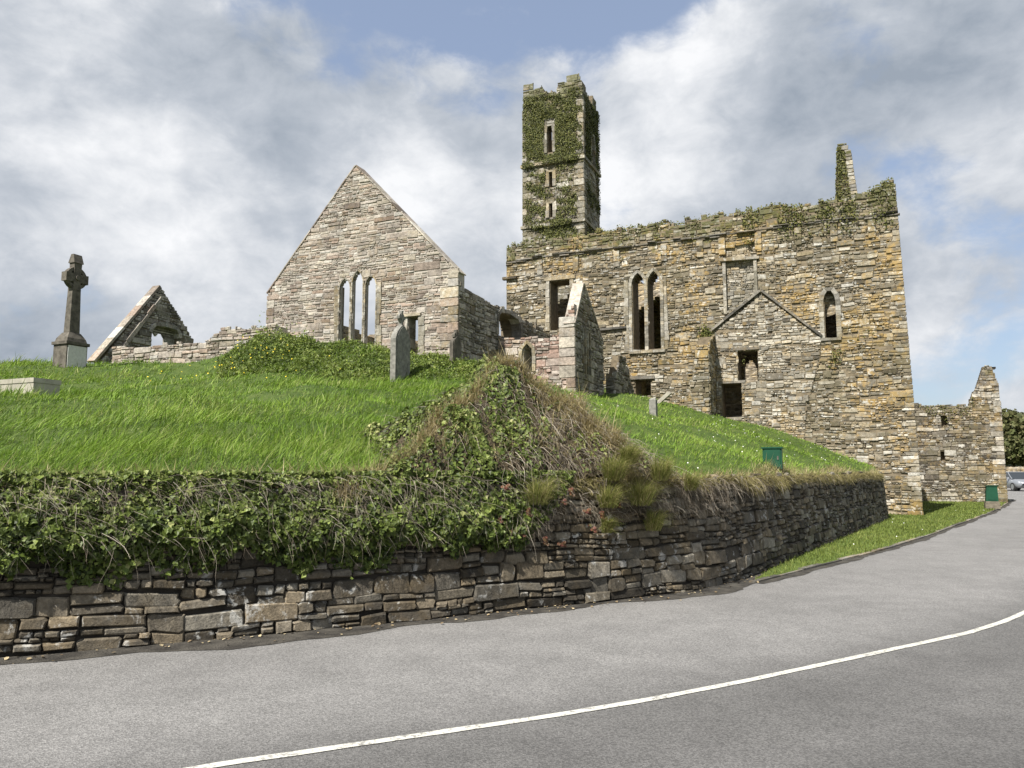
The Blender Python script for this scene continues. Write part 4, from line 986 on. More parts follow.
mb = MB(); mb.hexa([g(-.22, -.16, .303), g(.22, -.16, .303), g(.22, .16, .303), g(-.22, .16, .303), g(-.17, -.14, .90), g(.20, -.14, .90), g(.20, .14, .90), g(-.17, .14, .90)]); build(mb, 'cabinet', M['greenbox'], box2)
mb = MB(); mb.box(-.2, .23, -.17, .17, .902, .93, fr=g); build(mb, 'lid', M['greenbox'], box2)
mb = MB(); mb.box(-.14, .15, -.178, -.163, .36, .84, fr=g); build(mb, 'door', M['greenbox'], box2)

# ------------------------------------------------------------------ parked car
def car_paint(name, col, rough, metal):
    m, t, b = newmat(name); b.inputs['Base Color'].default_value = (*col, 1); b.inputs['Roughness'].default_value = rough; b.inputs['Metallic'].default_value = metal
    b.inputs['Specular IOR Level'].default_value = .5; return m
M['silver'] = car_paint('silver_car_paint', (.30, .315, .335), .34, .5); M['glass'] = car_paint('dark_car_glass', (.02, .025, .03), .08, 0); M['tyre'] = car_paint('tyre_rubber', (.02, .02, .02), .85, 0)
M['rim'] = car_paint('alloy_rim', (.45, .45, .46), .35, .8); M['lamp'] = car_paint('headlamp_lens', (.7, .72, .75), .12, .3); M['trim'] = car_paint('black_trim', (.02, .02, .022), .5, 0)
def car():
    hd = Vector((-.12, -.99)).normalized(); lf_ = Vector((-hd.y, hd.x)); ctr = Vector((39.3, 60.6))
    g = lambda a, b, c: (ctr.x + hd.x * a + lf_.x * b, ctr.y + hd.y * a + lf_.y * b, c)
    root = empty('parked_car', (*ctr, 0)); tag(root, 'silver car seen from its front beyond the ruined wall at the right edge', 'car')
    st = [(-2.15, .62, .45, .72), (-2.1, .78, .35, .92), (-1.6, .86, .26, .98), (-.8, .88, .22, .97), (.3, .88, .22, .96), (1.0, .88, .22, .93), (1.7, .85, .24, .82), (2.05, .76, .28, .70), (2.18, .60, .38, .58)]
    mb = MB(); vs = []
    for x, w, zb, zt in st:
        for (fy, fz) in ((-.86, 0), (-1, .25), (-1.0, .62), (-.93, .92), (-.70, 1.0), (.70, 1.0), (.93, .92), (1.0, .62), (1, .25), (.86, 0)): vs.append(g(x, fy * w, zb + fz * (zt - zb)))
    n = 10; k = len(st)
    mb.add(vs, [(i * n + j, (i + 1) * n + j, (i + 1) * n + (j + 1) % n, i * n + (j + 1) % n) for i in range(k - 1) for j in range(n)] + [tuple(range(n))[::-1], tuple(range((k - 1) * n, k * n))])
    build(mb, 'body', M['silver'], root, smoothf=True)
    mb = MB(); cb = [(-1.95, .70, .965), (1.05, .74, .935)]; ct = [(-1.25, .56, 1.42), (.25, .57, 1.44)]
    mb.add([g(-2.0, -.74, .95), g(1.15, -.78, .92), g(1.15, .78, .92), g(-2.0, .74, .95), g(-1.35, -.57, 1.40), g(.20, -.58, 1.42), g(.20, .58, 1.42), g(-1.35, .57, 1.40)], [(0, 1, 5, 4), (1, 2, 6, 5), (2, 3, 7, 6), (3, 0, 4, 7), (4, 5, 6, 7)])
    build(mb, 'windows', M['glass'], root)
    mb = MB(); mb.hexa([g(-1.42, -.60, 1.40), g(.26, -.60, 1.42), g(.26, .60, 1.42), g(-1.42, .60, 1.40), g(-1.15, -.52, 1.46), g(.02, -.52, 1.47), g(.02, .52, 1.47), g(-1.15, .52, 1.46)])
    for s in (-1, 1):
        mb.tube([g(1.16, s * .79, .92), g(.62, s * .69, 1.19), g(.22, s * .59, 1.425)], .035, 6); mb.tube([g(-2.0, s * .75, .95), g(-1.37, s * .58, 1.41)], .06, 6); mb.tube([g(-.45, s * .775, .93), g(-.5, s * .585, 1.41)], .03, 6)
    build(mb, 'roof', M['silver'], root)
    for x in (-1.32, 1.35):
        for s in (-1, 1):
            mb = MB(); mb.tube([g(x, s * .68, .32), g(x, s * .895, .32)], .32, 20); w = build(mb, 'wheel', M['tyre'], root)
            mb = MB(); mb.tube([g(x, s * .88, .32), g(x, s * .905, .32)], .21, 16); build(mb, 'rim', M['rim'], w)
    for s in (-1, 1):
        mb = MB(); mb.hexa([g(2.02, s * .74, .60), g(2.17, s * .48, .57), g(2.11, s * .48, .57), g(1.9, s * .74, .60), g(1.98, s * .73, .72), g(2.13, s * .48, .665), g(2.05, s * .48, .68), g(1.85, s * .72, .74)])
        build(mb, 'headlight', M['lamp'], root)
        mb = MB(); mb.hexa([g(.78, s * .86, .92), g(.92, s * .86, .92), g(.92, s * 1.02, .93), g(.78, s * 1.02, .93), g(.78, s * .86, 1.05), g(.88, s * .86, 1.05), g(.88, s * 1.0, 1.04), g(.78, s * 1.0, 1.04)]); build(mb, 'mirror', M['silver'], root)
    mb = MB(); mb.hexa([g(2.185, -.45, .42), g(2.20, .45, .42), g(2.1, .45, .42), g(2.1, -.45, .42), g(2.185, -.45, .55), g(2.19, .45, .55), g(2.1, .45, .55), g(2.1, -.45, .55)]); build(mb, 'grille', M['trim'], root)
car()

# ------------------------------------------------------------------ scattered plants (numpy)
def leaves(P, Nn, size, shape='ivy', roll=None, tint=None):
    """one folded leaf per point: P centre, Nn facing; returns verts, quads, tint"""
    n = len(P); Nn = Nn / np.linalg.norm(Nn, axis=1, keepdims=True)
    rnd = rng.normal(size=(n, 3)); rnd[:, 2] -= 1.1
    T = rnd - (rnd * Nn).sum(1, keepdims=True) * Nn; T /= np.linalg.norm(T, axis=1, keepdims=True); B = np.cross(Nn, T)
    if shape == 'ivy': o = [(-.45, 0, 0), (-.12, .52, .10), (.18, .30, .06), (.62, 0, -.05), (.18, -.30, .06), (-.12, -.52, .10)]
    elif shape == 'long': o = [(-.5, 0, 0), (-.1, .20, .05), (.2, .16, .04), (.6, 0, -.1), (.2, -.16, .04), (-.1, -.20, .05)]
    else: o = [(-.5, 0, 0), (-.2, .42, .06), (.25, .36, .05), (.55, 0, -.05), (.25, -.36, .05), (-.2, -.42, .06)]
    vs = np.stack([P + size[:, None] * (T * a + B * b + Nn * c) for a, b, c in o], 1).reshape(-1, 3)
    i = np.arange(n)[:, None] * 6
    Fc = np.concatenate([i + np.array([0, 1, 2, 3]), i + np.array([0, 3, 4, 5])])
    tn = rng.random((n, 3)) if tint is None else tint
    return vs, Fc, np.repeat(tn, 6, 0)
def blades(P, h, w, lean, tint):
    """curved tapering blades: 3 levels, quads"""
    n = len(P); a = rng.random(n) * 2 * math.pi; sd = np.stack([np.cos(a), np.sin(a), np.zeros(n)], 1) * w[:, None] / 2
    up = np.zeros((n, 3)); up[:, 2] = 1
    p0 = P; p1 = P + up * (h * .55)[:, None] + lean * .30; p2 = P + up * (h * .9)[:, None] + lean
    vs = np.stack([p0 - sd, p0 + sd, p1 + sd * .8, p1 - sd * .8, p2 + sd * .15, p2 - sd * .15], 1).reshape(-1, 3)
    i = np.arange(n)[:, None] * 6
    return vs, np.concatenate([i + np.array([0, 1, 2, 3]), i + np.array([3, 2, 4, 5])]), np.repeat(tint, 6, 0)
def fbm(x, y, s=1.0, seed=0):
    r = np.random.default_rng(seed); o = np.zeros_like(x)
    for i in range(10):
        k = r.normal(size=2) * s * (1 + i * .45); o += np.sin(x * k[0] + y * k[1] + r.random() * 6.28) / (1 + i * .35)
    return o / 3

# hill grass
def sample_hill(n, dmin=6):
    x = rng.uniform(-22, 12.3, n); t = rng.random(n) ** 1.5 * 27 + .28; y = wall_line(np.maximum(x, -14)) + t
    d = np.hypot(x, y)
    inv = np.abs(x) < y * .80 + 5
    keep = inv & (rng.random(n) < np.clip((11 / d) ** 1.1, 0, 1)); return x[keep], y[keep], d[keep]
x, y, d = sample_hill(620000)
bank = cone_h(x, y) > base_h(x, y) + .02
lw = (CC - OL); inside = ((x - OL.x) * V2.x + (y - OL.y) * V2.y) > -.1
ing = (((x - OGb.x) * V2.x + (y - OGb.y) * V2.y) > 0) & (((x - OGb.x) * UX + (y - OGb.y) * UY) > 0) & (((x - OGb.x) * UX + (y - OGb.y) * UY) < GW)
k = ~bank & ~((x > OL.x) & inside) & ~ing; x, y, d = x[k], y[k], d[k]
z = ground_h(x, y); cl = fbm(x, y, .9, 1); cl2 = fbm(x, y, 2.8, 2)
edge = y - wall_line(np.maximum(x, -14))
right = np.clip((x - 1.0 - (y - 12) * .0) / 3, 0, 1)
hgt = (.11 + .075 * np.clip(cl + .4 * cl2, -1, 1.4)) * rng.uniform(.6, 1.35, len(x)) * (1 - .45 * right); hgt = np.clip(hgt * .85, .03, .26)
wid = np.clip(d * .00085, .006, .022) * rng.uniform(.7, 1.4, len(x))
wind = np.stack([.55 + .5 * fbm(x, y, .7, 3), .1 + .5 * fbm(x, y, .8, 4), -.22 * np.ones(len(x))], 1)
lean = (wind + rng.normal(size=(len(x), 3)) * .55) * hgt[:, None] * 1.15
tn = np.stack([np.clip(.42 + .22 * cl + .2 * cl2 + rng.normal(size=len(x)) * .18 + .07 * right, 0, 1), np.clip(.5 + .22 * fbm(x, y, 1.8, 5) + rng.normal(size=len(x)) * .2, 0, 1), rng.random(len(x))], 1)
dryf = (rng.random(len(x)) < np.clip(1.1 - edge * 1.6, 0.02, .7)); tn[dryf, 0] = np.clip(rng.uniform(.8, 1.0, dryf.sum()), 0, 1)
vs, Fc, tt_ = blades(np.stack([x, y, z - .02], 1), hgt, wid, lean, tn)
tag(build_np('meadow_grass', vs, Fc, M['grass'], tt_), 'long windswept green grass covering the churchyard hill', 'grass', kind='stuff')

# dry fringe along the wall head and up the edges of the bank
def fringe():
    xs_ = rng.uniform(-10, 12.1, 13000); ys_ = wall_line(xs_) + rng.uniform(.18, .62, 13000)
    P = np.stack([xs_, ys_, ground_h(xs_, ys_) - .02], 1)
    t = rng.random(9000); side = rng.random(9000) < .5
    ax = np.where(side, -t * 1.95, t * 2.05); bo = (1 - t) * (APX[1] - float(wall_line(APX[0]))); ex = APX[0] + ax * BW.x + rng.normal(size=9000) * .05; ey = wall_line(ex) + bo + .06 + rng.normal(size=9000) * .07
    E_ = np.stack([ex, ey, ground_h(ex, ey) - .02], 1)
    P = np.concatenate([P, E_]); n = len(P); h = rng.uniform(.05, .16, n); h[13000:] += .05; lean = rng.normal(size=(n, 3)) * .09; lean[:, 1] -= .08; lean[:, 2] -= .05
    return blades(P, h, rng.uniform(.006, .012, n), lean, np.stack([.25 + rng.random(n) * .75, .3 + .7 * rng.random(n), rng.random(n)], 1))
vs, Fc, tt_ = fringe(); tag(build_np('dry_grass', vs, Fc, M['dry'], tt_), 'straw coloured dry grass fringe along the wall head and bank edges', 'dry grass', kind='stuff')

# lawn on the verge
def inpoly(x, y, poly):
    c = np.zeros(len(x), bool); n = len(poly)
    for i in range(n):
        (x0, y0), (x1, y1) = poly[i], poly[i - 1]
        if y0 == y1: continue
        c ^= ((y0 > y) != (y1 > y)) & (x < (x1 - x0) * (y - y0) / (y1 - y0) + x0)
    return c
x = rng.uniform(3.5, 26, 420000); y = rng.uniform(11, 43, 420000); d = np.hypot(x, y); k = inpoly(x, y, lawn_poly) & (rng.random(len(x)) < np.clip((16 / d) ** 1.3, 0, 1)); x, y, d = x[k], y[k], d[k]
inside = (((x - CC.x) * UX + (y - CC.y) * UY) < .1) & (((x - CC.x) * V2.x + (y - CC.y) * V2.y) > -.05); k = ~inside; x, y, d = x[k], y[k], d[k]
n = len(x); h = rng.uniform(.02, .06, n) * (1 + .35 * fbm(x, y, 1.5, 7)); tn = np.stack([np.clip(.5 + .3 * fbm(x, y, .8, 8) + rng.normal(size=n) * .2, 0, 1), rng.random(n), rng.random(n)], 1)
vs, Fc, tt_ = blades(np.stack([x, y, np.full(n, .02)], 1), np.clip(h, .015, .09), np.clip(d * .0009, .01, .03), rng.normal(size=(n, 3)) * .02, tn)
tag(build_np('lawn_grass', vs, Fc, M['lawn'], tt_), 'short mown grass on the verge between wall and kerb', 'grass', kind='stuff')

# ivy drape on the left wall
xl = lambda px: px
def drape_low(s):
    xw = np.interp(s, WSa, WTX)
    base = np.interp(xw, [-11, -4.5, -3.6, -2.9, -2.0, -1.2, -.3, .35, .8], [.55, .60, .66, .62, .60, .62, .66, .95, 1.5])
    return base + .10 * np.sin(s * 3.1) + .07 * np.sin(s * 7.3 + 1) + .05 * np.sin(s * 15.1)
def wall_pts(s, dd, z):
    X = np.interp(s, WSa, WTX); Y = np.interp(s, WSa, WTY); a = np.interp(s, WSa, tx); b = np.interp(s, WSa, ty); q = dd - .09 * z
    return np.stack([X + b * q, Y - a * q, z], 1), np.stack([b, -a, np.zeros(len(s))], 1)
n = 76000; s = rng.uniform(sx(-11), sx(.75), n); lo = drape_low(s)
zz = lo + (1.58 - lo) * rng.random(n) ** .85
keep = rng.random(n) < np.clip((zz - lo) / .10, .15, 1) * np.where(np.interp(s, WSa, WTX) < -6, .5, 1); s, zz = s[keep], zz[keep]; n = len(s)
belly = np.sin(np.clip((zz - .55) / 1.0, 0, 1) * math.pi) * .14 + .05
cl = fbm(s, zz * 1.4, 4.2, 11)
dd_ = belly * (.5 + .5 * rng.random(n)) + .11 * np.clip(cl, -.5, 1) + .04
P, Nn = wall_pts(s, dd_, zz); Nn = Nn + np.array([0, 0, .55]) + rng.normal(size=(n, 3)) * .55
gone = (rng.random(n) < np.clip(.20 - .65 * cl, 0, .75)) & (zz < 1.5); P, Nn = P[~gone], Nn[~gone]; n = len(P); z1_ = zz[~gone]
tn = np.stack([np.clip(.38 + .25 * fbm(P[:, 0], P[:, 2], 4, 13) + rng.normal(size=n) * .2 + .22 * np.clip((z1_ - 1.35) / .2, 0, 1), 0, 1), rng.random(n), rng.random(n)], 1)
v1, f1, t1_ = leaves(P, Nn, rng.uniform(.024, .066, n), 'ivy', None, tn)
n = 7000; xt = rng.uniform(-11, .6, n); et_ = rng.uniform(.0, .26, n) ** 1.0; yt = wall_line(xt) + et_; P = np.stack([xt, yt, TOPZ - .05 + rng.random(n) * (.10 + .13 * np.clip(fbm(xt, yt, 2.6, 14), -.4, 1))], 1)
tn = np.stack([np.clip(.5 + rng.normal(size=n) * .2, 0, 1), rng.random(n), rng.random(n)], 1); v0, f0_, t0_ = leaves(P, rng.normal(size=(n, 3)) * .5 + np.array([.2, -.5, .8]), rng.uniform(.024, .06, n), 'ivy', None, tn)
f1 = np.concatenate([f1, f0_ + len(v1)]); v1 = np.concatenate([v1, v0]); t1_ = np.concatenate([t1_, t0_])
# leaves over the bank
n = 110000; x = rng.uniform(-2.4, 2.6, n); y = rng.uniform(8.0, 11.8, n); e = y - wall_line(x)
c = cone_h(x, y); bk = (c > base_h(x, y) - .03) & (e > .02)
lft = np.clip((.40 - x + .32 * fbm(x, y, 2.0, 21) + .10 * (c - 1.6)) / .5, 0.10, 1)
keep = bk & (rng.random(n) < lft * np.clip(.55 + 1.1 * fbm(x, y, 4.2, 22), .06, 1) ); x, y, c = x[keep], y[keep], c[keep]; n = len(x)
z = np.maximum(c, TOPZ - .05); P = np.stack([x, y, z + rng.uniform(.0, .10, n) + .13 * np.clip(fbm(x, y, 4.2, 22), 0, 1)], 1)
gx = (cone_h(x + .05, y) - cone_h(x - .05, y)) / .1; gy = (cone_h(x, y + .05) - cone_h(x, y - .05)) / .1
Nn = np.stack([-gx, -gy, np.full(n, .8)], 1) + rng.normal(size=(n, 3)) * .55
tn = np.stack([np.clip(.40 + .3 * fbm(x, y, 4.2, 22) + rng.normal(size=n) * .2, 0, 1), rng.random(n), rng.random(n)], 1)
v2, f2, t2 = leaves(P, Nn, rng.uniform(.024, .062, n), 'ivy', None, tn)
V_ = np.concatenate([v1, v2]); tag(build_np('ivy', V_, np.concatenate([f1, f2 + len(v1)]), M['ivy'], np.concatenate([t1_, t2])), 'glossy green ivy draped over the roadside wall and the pointed bank', 'ivy', kind='stuff')

# bare twigs
mb = MB(); rt_ = random.Random(14)
def twig(p, d, L, r, sag, n=6):
    pts = [Vector(p)]; d = Vector(d).normalized()
    for i in range(n):
        d = (d + Vector((rt_.uniform(-.22, .22), rt_.uniform(-.22, .22), -sag + rt_.uniform(-.12, .12)))).normalized(); pts.append(pts[-1] + d * (L / n))
    mb.tube([tuple(q) for q in pts], [r * (1 - .65 * i / n) for i in range(n + 1)], 3, (rt_.random(), rt_.random(), rt_.random()), 0, False); return pts
for i in range(2300):
    s_ = rt_.uniform(sx(-8), sx(.5)) if i < 1500 else rt_.uniform(sx(-4.5), sx(.5)); zt_ = rt_.uniform(.95, 1.55); lo = float(drape_low(np.array([s_]))[0])
    c_ = math.sin(s_ * 2.1) + math.sin(s_ * 5.3 + 1)
    if c_ < -.6 and rt_.random() < .6: continue
    p, nn = wall_pts(np.array([s_]), np.array([rt_.uniform(.06, .22)]), np.array([zt_]))
    t_ = Vector((-nn[0][1], nn[0][0], 0)); L = min(rt_.uniform(.12, .5), zt_ - lo + .12)
    pts = twig(p[0], Vector(nn[0]) * rt_.uniform(.1, .7) + t_ * rt_.uniform(-.6, 1.6) + Vector((0, 0, rt_.uniform(-1.0, .3))), L, rt_.uniform(.0014, .003), .12)
    if rt_.random() < .4: twig(pts[3], Vector(nn[0]) * .3 + t_ * rt_.uniform(-1, 1) + Vector((0, 0, -.5)), L * .4, .0022, .2, 4)
for i in range(9000):
    x = rt_.uniform(-1.9, 2.4); y = rt_.uniform(8.4, 11.6)
    c_ = float(cone_h(np.array([x]), np.array([y]))[0])
    if c_ < float(base_h(np.array([x]), np.array([y]))[0]) - .02 or y < wall_line(x) + .05: continue
    if rt_.random() > (.28 + .72 * min(max((x + .45) / .8, 0), 1)): continue
    down = Vector((x - APX[0], y - APX[1] - .8, 0)).normalized()
    twig((x, y, max(c_, TOPZ) + rt_.uniform(.0, .10)), down * rt_.uniform(.3, 1) + Vector((rt_.uniform(-.6, .6), rt_.uniform(-.4, .3), rt_.uniform(-.45, .35))), rt_.uniform(.10, .42), rt_.uniform(.0016, .0038), .16)
# tangled roots hanging over the right-hand wall head
for i in range(900):
    xw = 2.3 + (rt_.random() ** 1.7) * 9.6; s_ = sx(xw); p, nn = wall_pts(np.array([s_]), np.array([rt_.uniform(.0, .14)]), np.array([rt_.uniform(1.30, 1.5)])); t_ = Vector((-nn[0][1], nn[0][0], 0))
    twig(p[0], Vector(nn[0]) * rt_.uniform(.1, .8) + t_ * rt_.uniform(-1, 1) + Vector((0, 0, rt_.uniform(-.9, .3))), rt_.uniform(.10, .36) * (1 if xw < 4.5 else .45), rt_.uniform(.002, .0045), .24)

for i in range(1100):
    xw = rt_.uniform(.2, 3.2); s_ = sx(xw); p, nn = wall_pts(np.array([s_]), np.array([rt_.uniform(.0, .16)]), np.array([rt_.uniform(1.05, 1.5)])); t_ = Vector((-nn[0][1], nn[0][0], 0))
    twig(p[0], Vector(nn[0]) * rt_.uniform(.2, .9) + t_ * rt_.uniform(-1, 1) + Vector((0, 0, rt_.uniform(-.8, .5))), rt_.uniform(.08, .35), rt_.uniform(.0016, .0036), .24)
tag(build(mb, 'bare_twigs', M['twig']), 'pale leafless twigs tangled through the ivy and over the wall head', 'twigs', kind='stuff')
# hanging dry thatch + moss on the right-hand wall head
n = 13000; s = sx(.35) + (sx(12.1) - sx(.35)) * rng.random(n) ** 1.25; P, Nn = wall_pts(s, rng.uniform(-.02, .10, n), rng.uniform(1.36, 1.5, n)); h = rng.uniform(.02, .06, n)
lean = Nn * rng.uniform(.02, .12, n)[:, None] + rng.normal(size=(n, 3)) * .04; lean[:, 2] -= rng.uniform(.04, .19, n) * np.clip(.6 + fbm(s, s * 0, 2.3, 31), .2, 1.4)
vs, Fc, tt_ = blades(P, h, rng.uniform(.008, .018, n), lean, np.stack([rng.random(n) * .45, rng.random(n) * .8, rng.random(n)], 1))
tag(build_np('dry_thatch', vs, Fc, M['dry'], tt_), 'brown dead grass hanging over the head of the right-hand retaining wall', 'dry grass', kind='stuff')

# grass tussocks and stonecrop on the bank foot
def tussock(seed, r):
    g_ = np.random.default_rng(seed); n = 620; a = g_.random(n) * 6.283; q = np.sqrt(g_.random(n)) * r * .45
    r = r * 1.35; P = np.stack([q * np.cos(a), q * np.sin(a) - .03, g_.random(n) * .12 - .04], 1); h = g_.uniform(.45, 1.0, n) * r * 1.1
    lean = np.stack([np.cos(a), np.sin(a) - .3, -.42 * np.ones(n)], 1) * (g_.uniform(.1, .8, n) * r)[:, None] + g_.normal(size=(n, 3)) * .02 + np.array([.05, -.10, -.02])
    tn = np.stack([np.clip(g_.normal(size=n) * .22 + .55, 0, 1), g_.random(n), g_.random(n)], 1)
    vs, Fc, tt_ = blades(P, h, g_.uniform(.004, .008, n), lean, tn); return vs, Fc, tt_
M['tuft'] = leaf_mat('tussock_blades', [(.13, .17, .035), (.21, .24, .06), (.31, .30, .11), (.44, .37, .19)], .6, .3, .25)
TUS = [(538, 502, .26, 0, 'round green grass tussock hanging from the middle of the bank foot'), (613, 478, .26, 1, 'pale grass tussock high on the right slope of the bank'), (640, 503, .28, 2, 'broad grass tussock spilling at the right corner of the bank'),
       (653, 528, .20, 3, 'small yellow-green tussock rooted in the wall under the bank corner'), (660, 478, .24, 4, 'tussock between the bank and the start of the right grass slope'), (608, 505, .24, 0, 'grass tussock just right of the red stonecrop'),
       (606, 530, .13, 2, 'low tussock growing out of the wall face below the stonecrop'), (398, 556, .17, 1, 'yellowish tussock at the lower edge of the ivy'), (690, 488, .16, 3, 'little tussock among the roots on the right wall head'), (628, 462, .2, 1, 'tussock on the right ridge of the bank near the grass slope')]
for px, py, r, sd_, lab in TUS:
    dpt = 9.0
    for _ in range(40):
        X, Y, Z = at(px, py, dpt)
        gsurf = gz(X, Y) if Y > wall_line(X) + .02 else (-1 if Y < wall_line(X) - .22 + .0 else Z)
        if Y >= wall_line(X) - .10 and Z <= max(gsurf, 1.45 if Y < wall_line(X) + .2 else 0): break
        dpt += .06
    vs, Fc, tt_ = tussock(40 + sd_, r); o = build_np('grass_tussock', vs + np.array([X, Y, Z]), Fc, M['tuft'], tt_, None, (X, Y, Z)); tag(o, lab, 'grass tuft', 'grass tussocks on the bank')
def sedum(seed):
    g_ = np.random.default_rng(seed); V_, F_, T_ = [], [], []; off = 0
    for q in range(7):
        c = g_.normal(size=3) * np.array([.028, .012, .022]); n = 14; a = np.arange(n) * 2.4; el = np.linspace(.1, 1.2, n)
        Dn = np.stack([np.cos(a) * np.cos(el), np.sin(a) * np.cos(el) - .5, np.sin(el)], 1)
        vs, Fc, tt_ = leaves(c + Dn * .014, Dn + g_.normal(size=(n, 3)) * .3, np.full(n, .032), 'round', None, np.stack([np.clip(g_.normal(size=n) * .2 + g_.choice([.3, .6, .75]), 0, 1), g_.random(n), g_.random(n)], 1))
        V_.append(vs); F_.append(Fc + off); T_.append(tt_); off += len(vs)
    return np.concatenate(V_), np.concatenate(F_), np.concatenate(T_)
SD_ = [sedum(i) for i in range(3)]
for i, (px, py, lab) in enumerate([(507, 488, 'reddish stonecrop clump left of the round tussock'), (500, 520, 'stonecrop clump at the ivy edge above the wall stones'), (511, 533, 'bright red stonecrop hanging over the wall below the ivy edge'), (541, 500, 'stonecrop clump below the round tussock'),
        (564, 502, 'crimson stonecrop cluster right of the round tussock'), (571, 492, 'upper crimson stonecrop beside the round tussock'), (588, 512, 'russet stonecrop beside the wall tussock'), (594, 530, 'stonecrop tucked beside the wall tussock'), (545, 541, 'small stonecrop on the bare wall stones'),
        (563, 545, 'lowest red stonecrop on the wall face'), (523, 534, 'green and red stonecrop above the bare wall stones'), (602, 515, 'stonecrop right of the crimson cluster'), (494, 480, 'brownish stonecrop high at the ivy edge'), (618, 505, 'stonecrop below the right ridge tussocks'), (528, 512, 'stonecrop between round tussock and ivy')]):
    Xp, Yp = None, None
    dpt = 8.5
    for _ in range(60):
        X, Y, Z = at(px, py, dpt); wl = float(wall_line(X))
        if (Z < 1.47 and Y > wl - .13) or (Z >= 1.47 and Y > wl and Z <= gz(X, Y) + .03): break
        dpt += .04
    vs, Fc, tt_ = SD_[i % 3]; o = build_np('stonecrop', vs + np.array([X, Y, Z]), Fc, M['sedum'], tt_, None, (X, Y, Z)); tag(o, lab, 'stonecrop', 'stonecrop clumps on the bank foot')

# undergrowth on the crest before the gable
n = 34000; px = rng.uniform(215, 492, n); dd_ = rng.uniform(21.2, 25.2, n)
x = (px - 512) / F * dd_; y = dd_; amt = np.interp(px, [215, 245, 300, 335, 380, 430, 492], [.18, .46, .34, .17, .16, .2, .18]) * np.interp(dd_, [21.2, 22.3, 24.8], [.35, .9, 1])
cl = np.clip(.55 + 1.0 * fbm(x, y, 2.9, 51), .05, 1.7); z = ground_h(x, y) + (rng.random(n) ** .8 * (1 + 1.2 * (rng.random(n) < .06))) * amt * cl * .85
bad = (((x - OGb.x) * V2.x + (y - OGb.y) * V2.y) > -.12) & (((x - OGb.x) * UX + (y - OGb.y) * UY) > -.2) & (((x - OGb.x) * UX + (y - OGb.y) * UY) < GW + .1)
x, y, z = x[~bad], y[~bad], z[~bad]; n = len(x)
Nn = rng.normal(size=(n, 3)) * .7 + np.array([-.1, -.5, .9]); tn = np.stack([np.clip(.45 + .34 * fbm(x, y, 2.9, 51) + rng.normal(size=n) * .2, 0, 1), rng.random(n), rng.random(n)], 1)
vs, Fc, tt_ = leaves(np.stack([x, y, z], 1), Nn, rng.uniform(.05, .125, n), 'long', None, tn)
tag(build_np('undergrowth', vs, Fc, M['weed'], tt_), 'leafy green nettles and weeds on the crest below the tall gable', 'undergrowth', kind='stuff')
def petals(name, P, mat, label, cat, size):
    n = len(P); Nn = rng.normal(size=(n, 3)) * .3 + np.array([0, -.6, .8]); vs, Fc, tt_ = leaves(P, Nn, np.full(n, size), 'round'); tag(build_np(name, vs, Fc, mat, tt_), label, cat, kind='stuff')
px = np.concatenate([rng.normal(245, 14, 18), rng.normal(285, 26, 10), rng.normal(190, 25, 16), rng.normal(262, 12, 16)]); dd_ = np.concatenate([rng.uniform(20.5, 24, 18), rng.uniform(19.5, 23, 10), rng.uniform(19.5, 23, 16), rng.uniform(22, 23.5, 16)])
x = (px - 512) / F * dd_; z = ground_h(x, dd_) + rng.uniform(.15, .5, len(x)); petals('yellow_flowers', np.stack([x, dd_, z], 1), M['yellow'], 'scattered small yellow flowers in the weeds on the crest', 'flowers', .042)
x = rng.uniform(-1, 12, 130); y = wall_line(x) + rng.uniform(1, 9, 130); z = ground_h(x, y) + rng.uniform(.06, .12, 130); x2 = rng.uniform(5, 20, 70); y2 = rng.uniform(13, 32, 70); k = inpoly(x2, y2, lawn_poly)
P = np.concatenate([np.stack([x, y, z], 1), np.stack([x2[k], y2[k], np.full(k.sum(), .11)], 1)]); petals('white_daisies', P, M['whitepetal'], 'tiny white daisies dotted over the right slope and verge', 'flowers', .024)

# leaf litter along the gutter
n = 240; s = rng.uniform(sx(-6), sx(4.0), n); P, Nn = wall_pts(s, np.abs(rng.normal(size=n)) * .16 + .06, np.full(n, .012)); P[:, 2] = .016
vs, Fc, tt_ = leaves(P, np.array([0, 0, 1.]) + rng.normal(size=(n, 3)) * .25, rng.uniform(.012, .045, n), 'round'); tag(build_np('leaf_litter', vs, Fc, M['litter'], tt_), 'small dry leaves and crumbs along the foot of the roadside wall', 'leaf litter', kind='stuff')

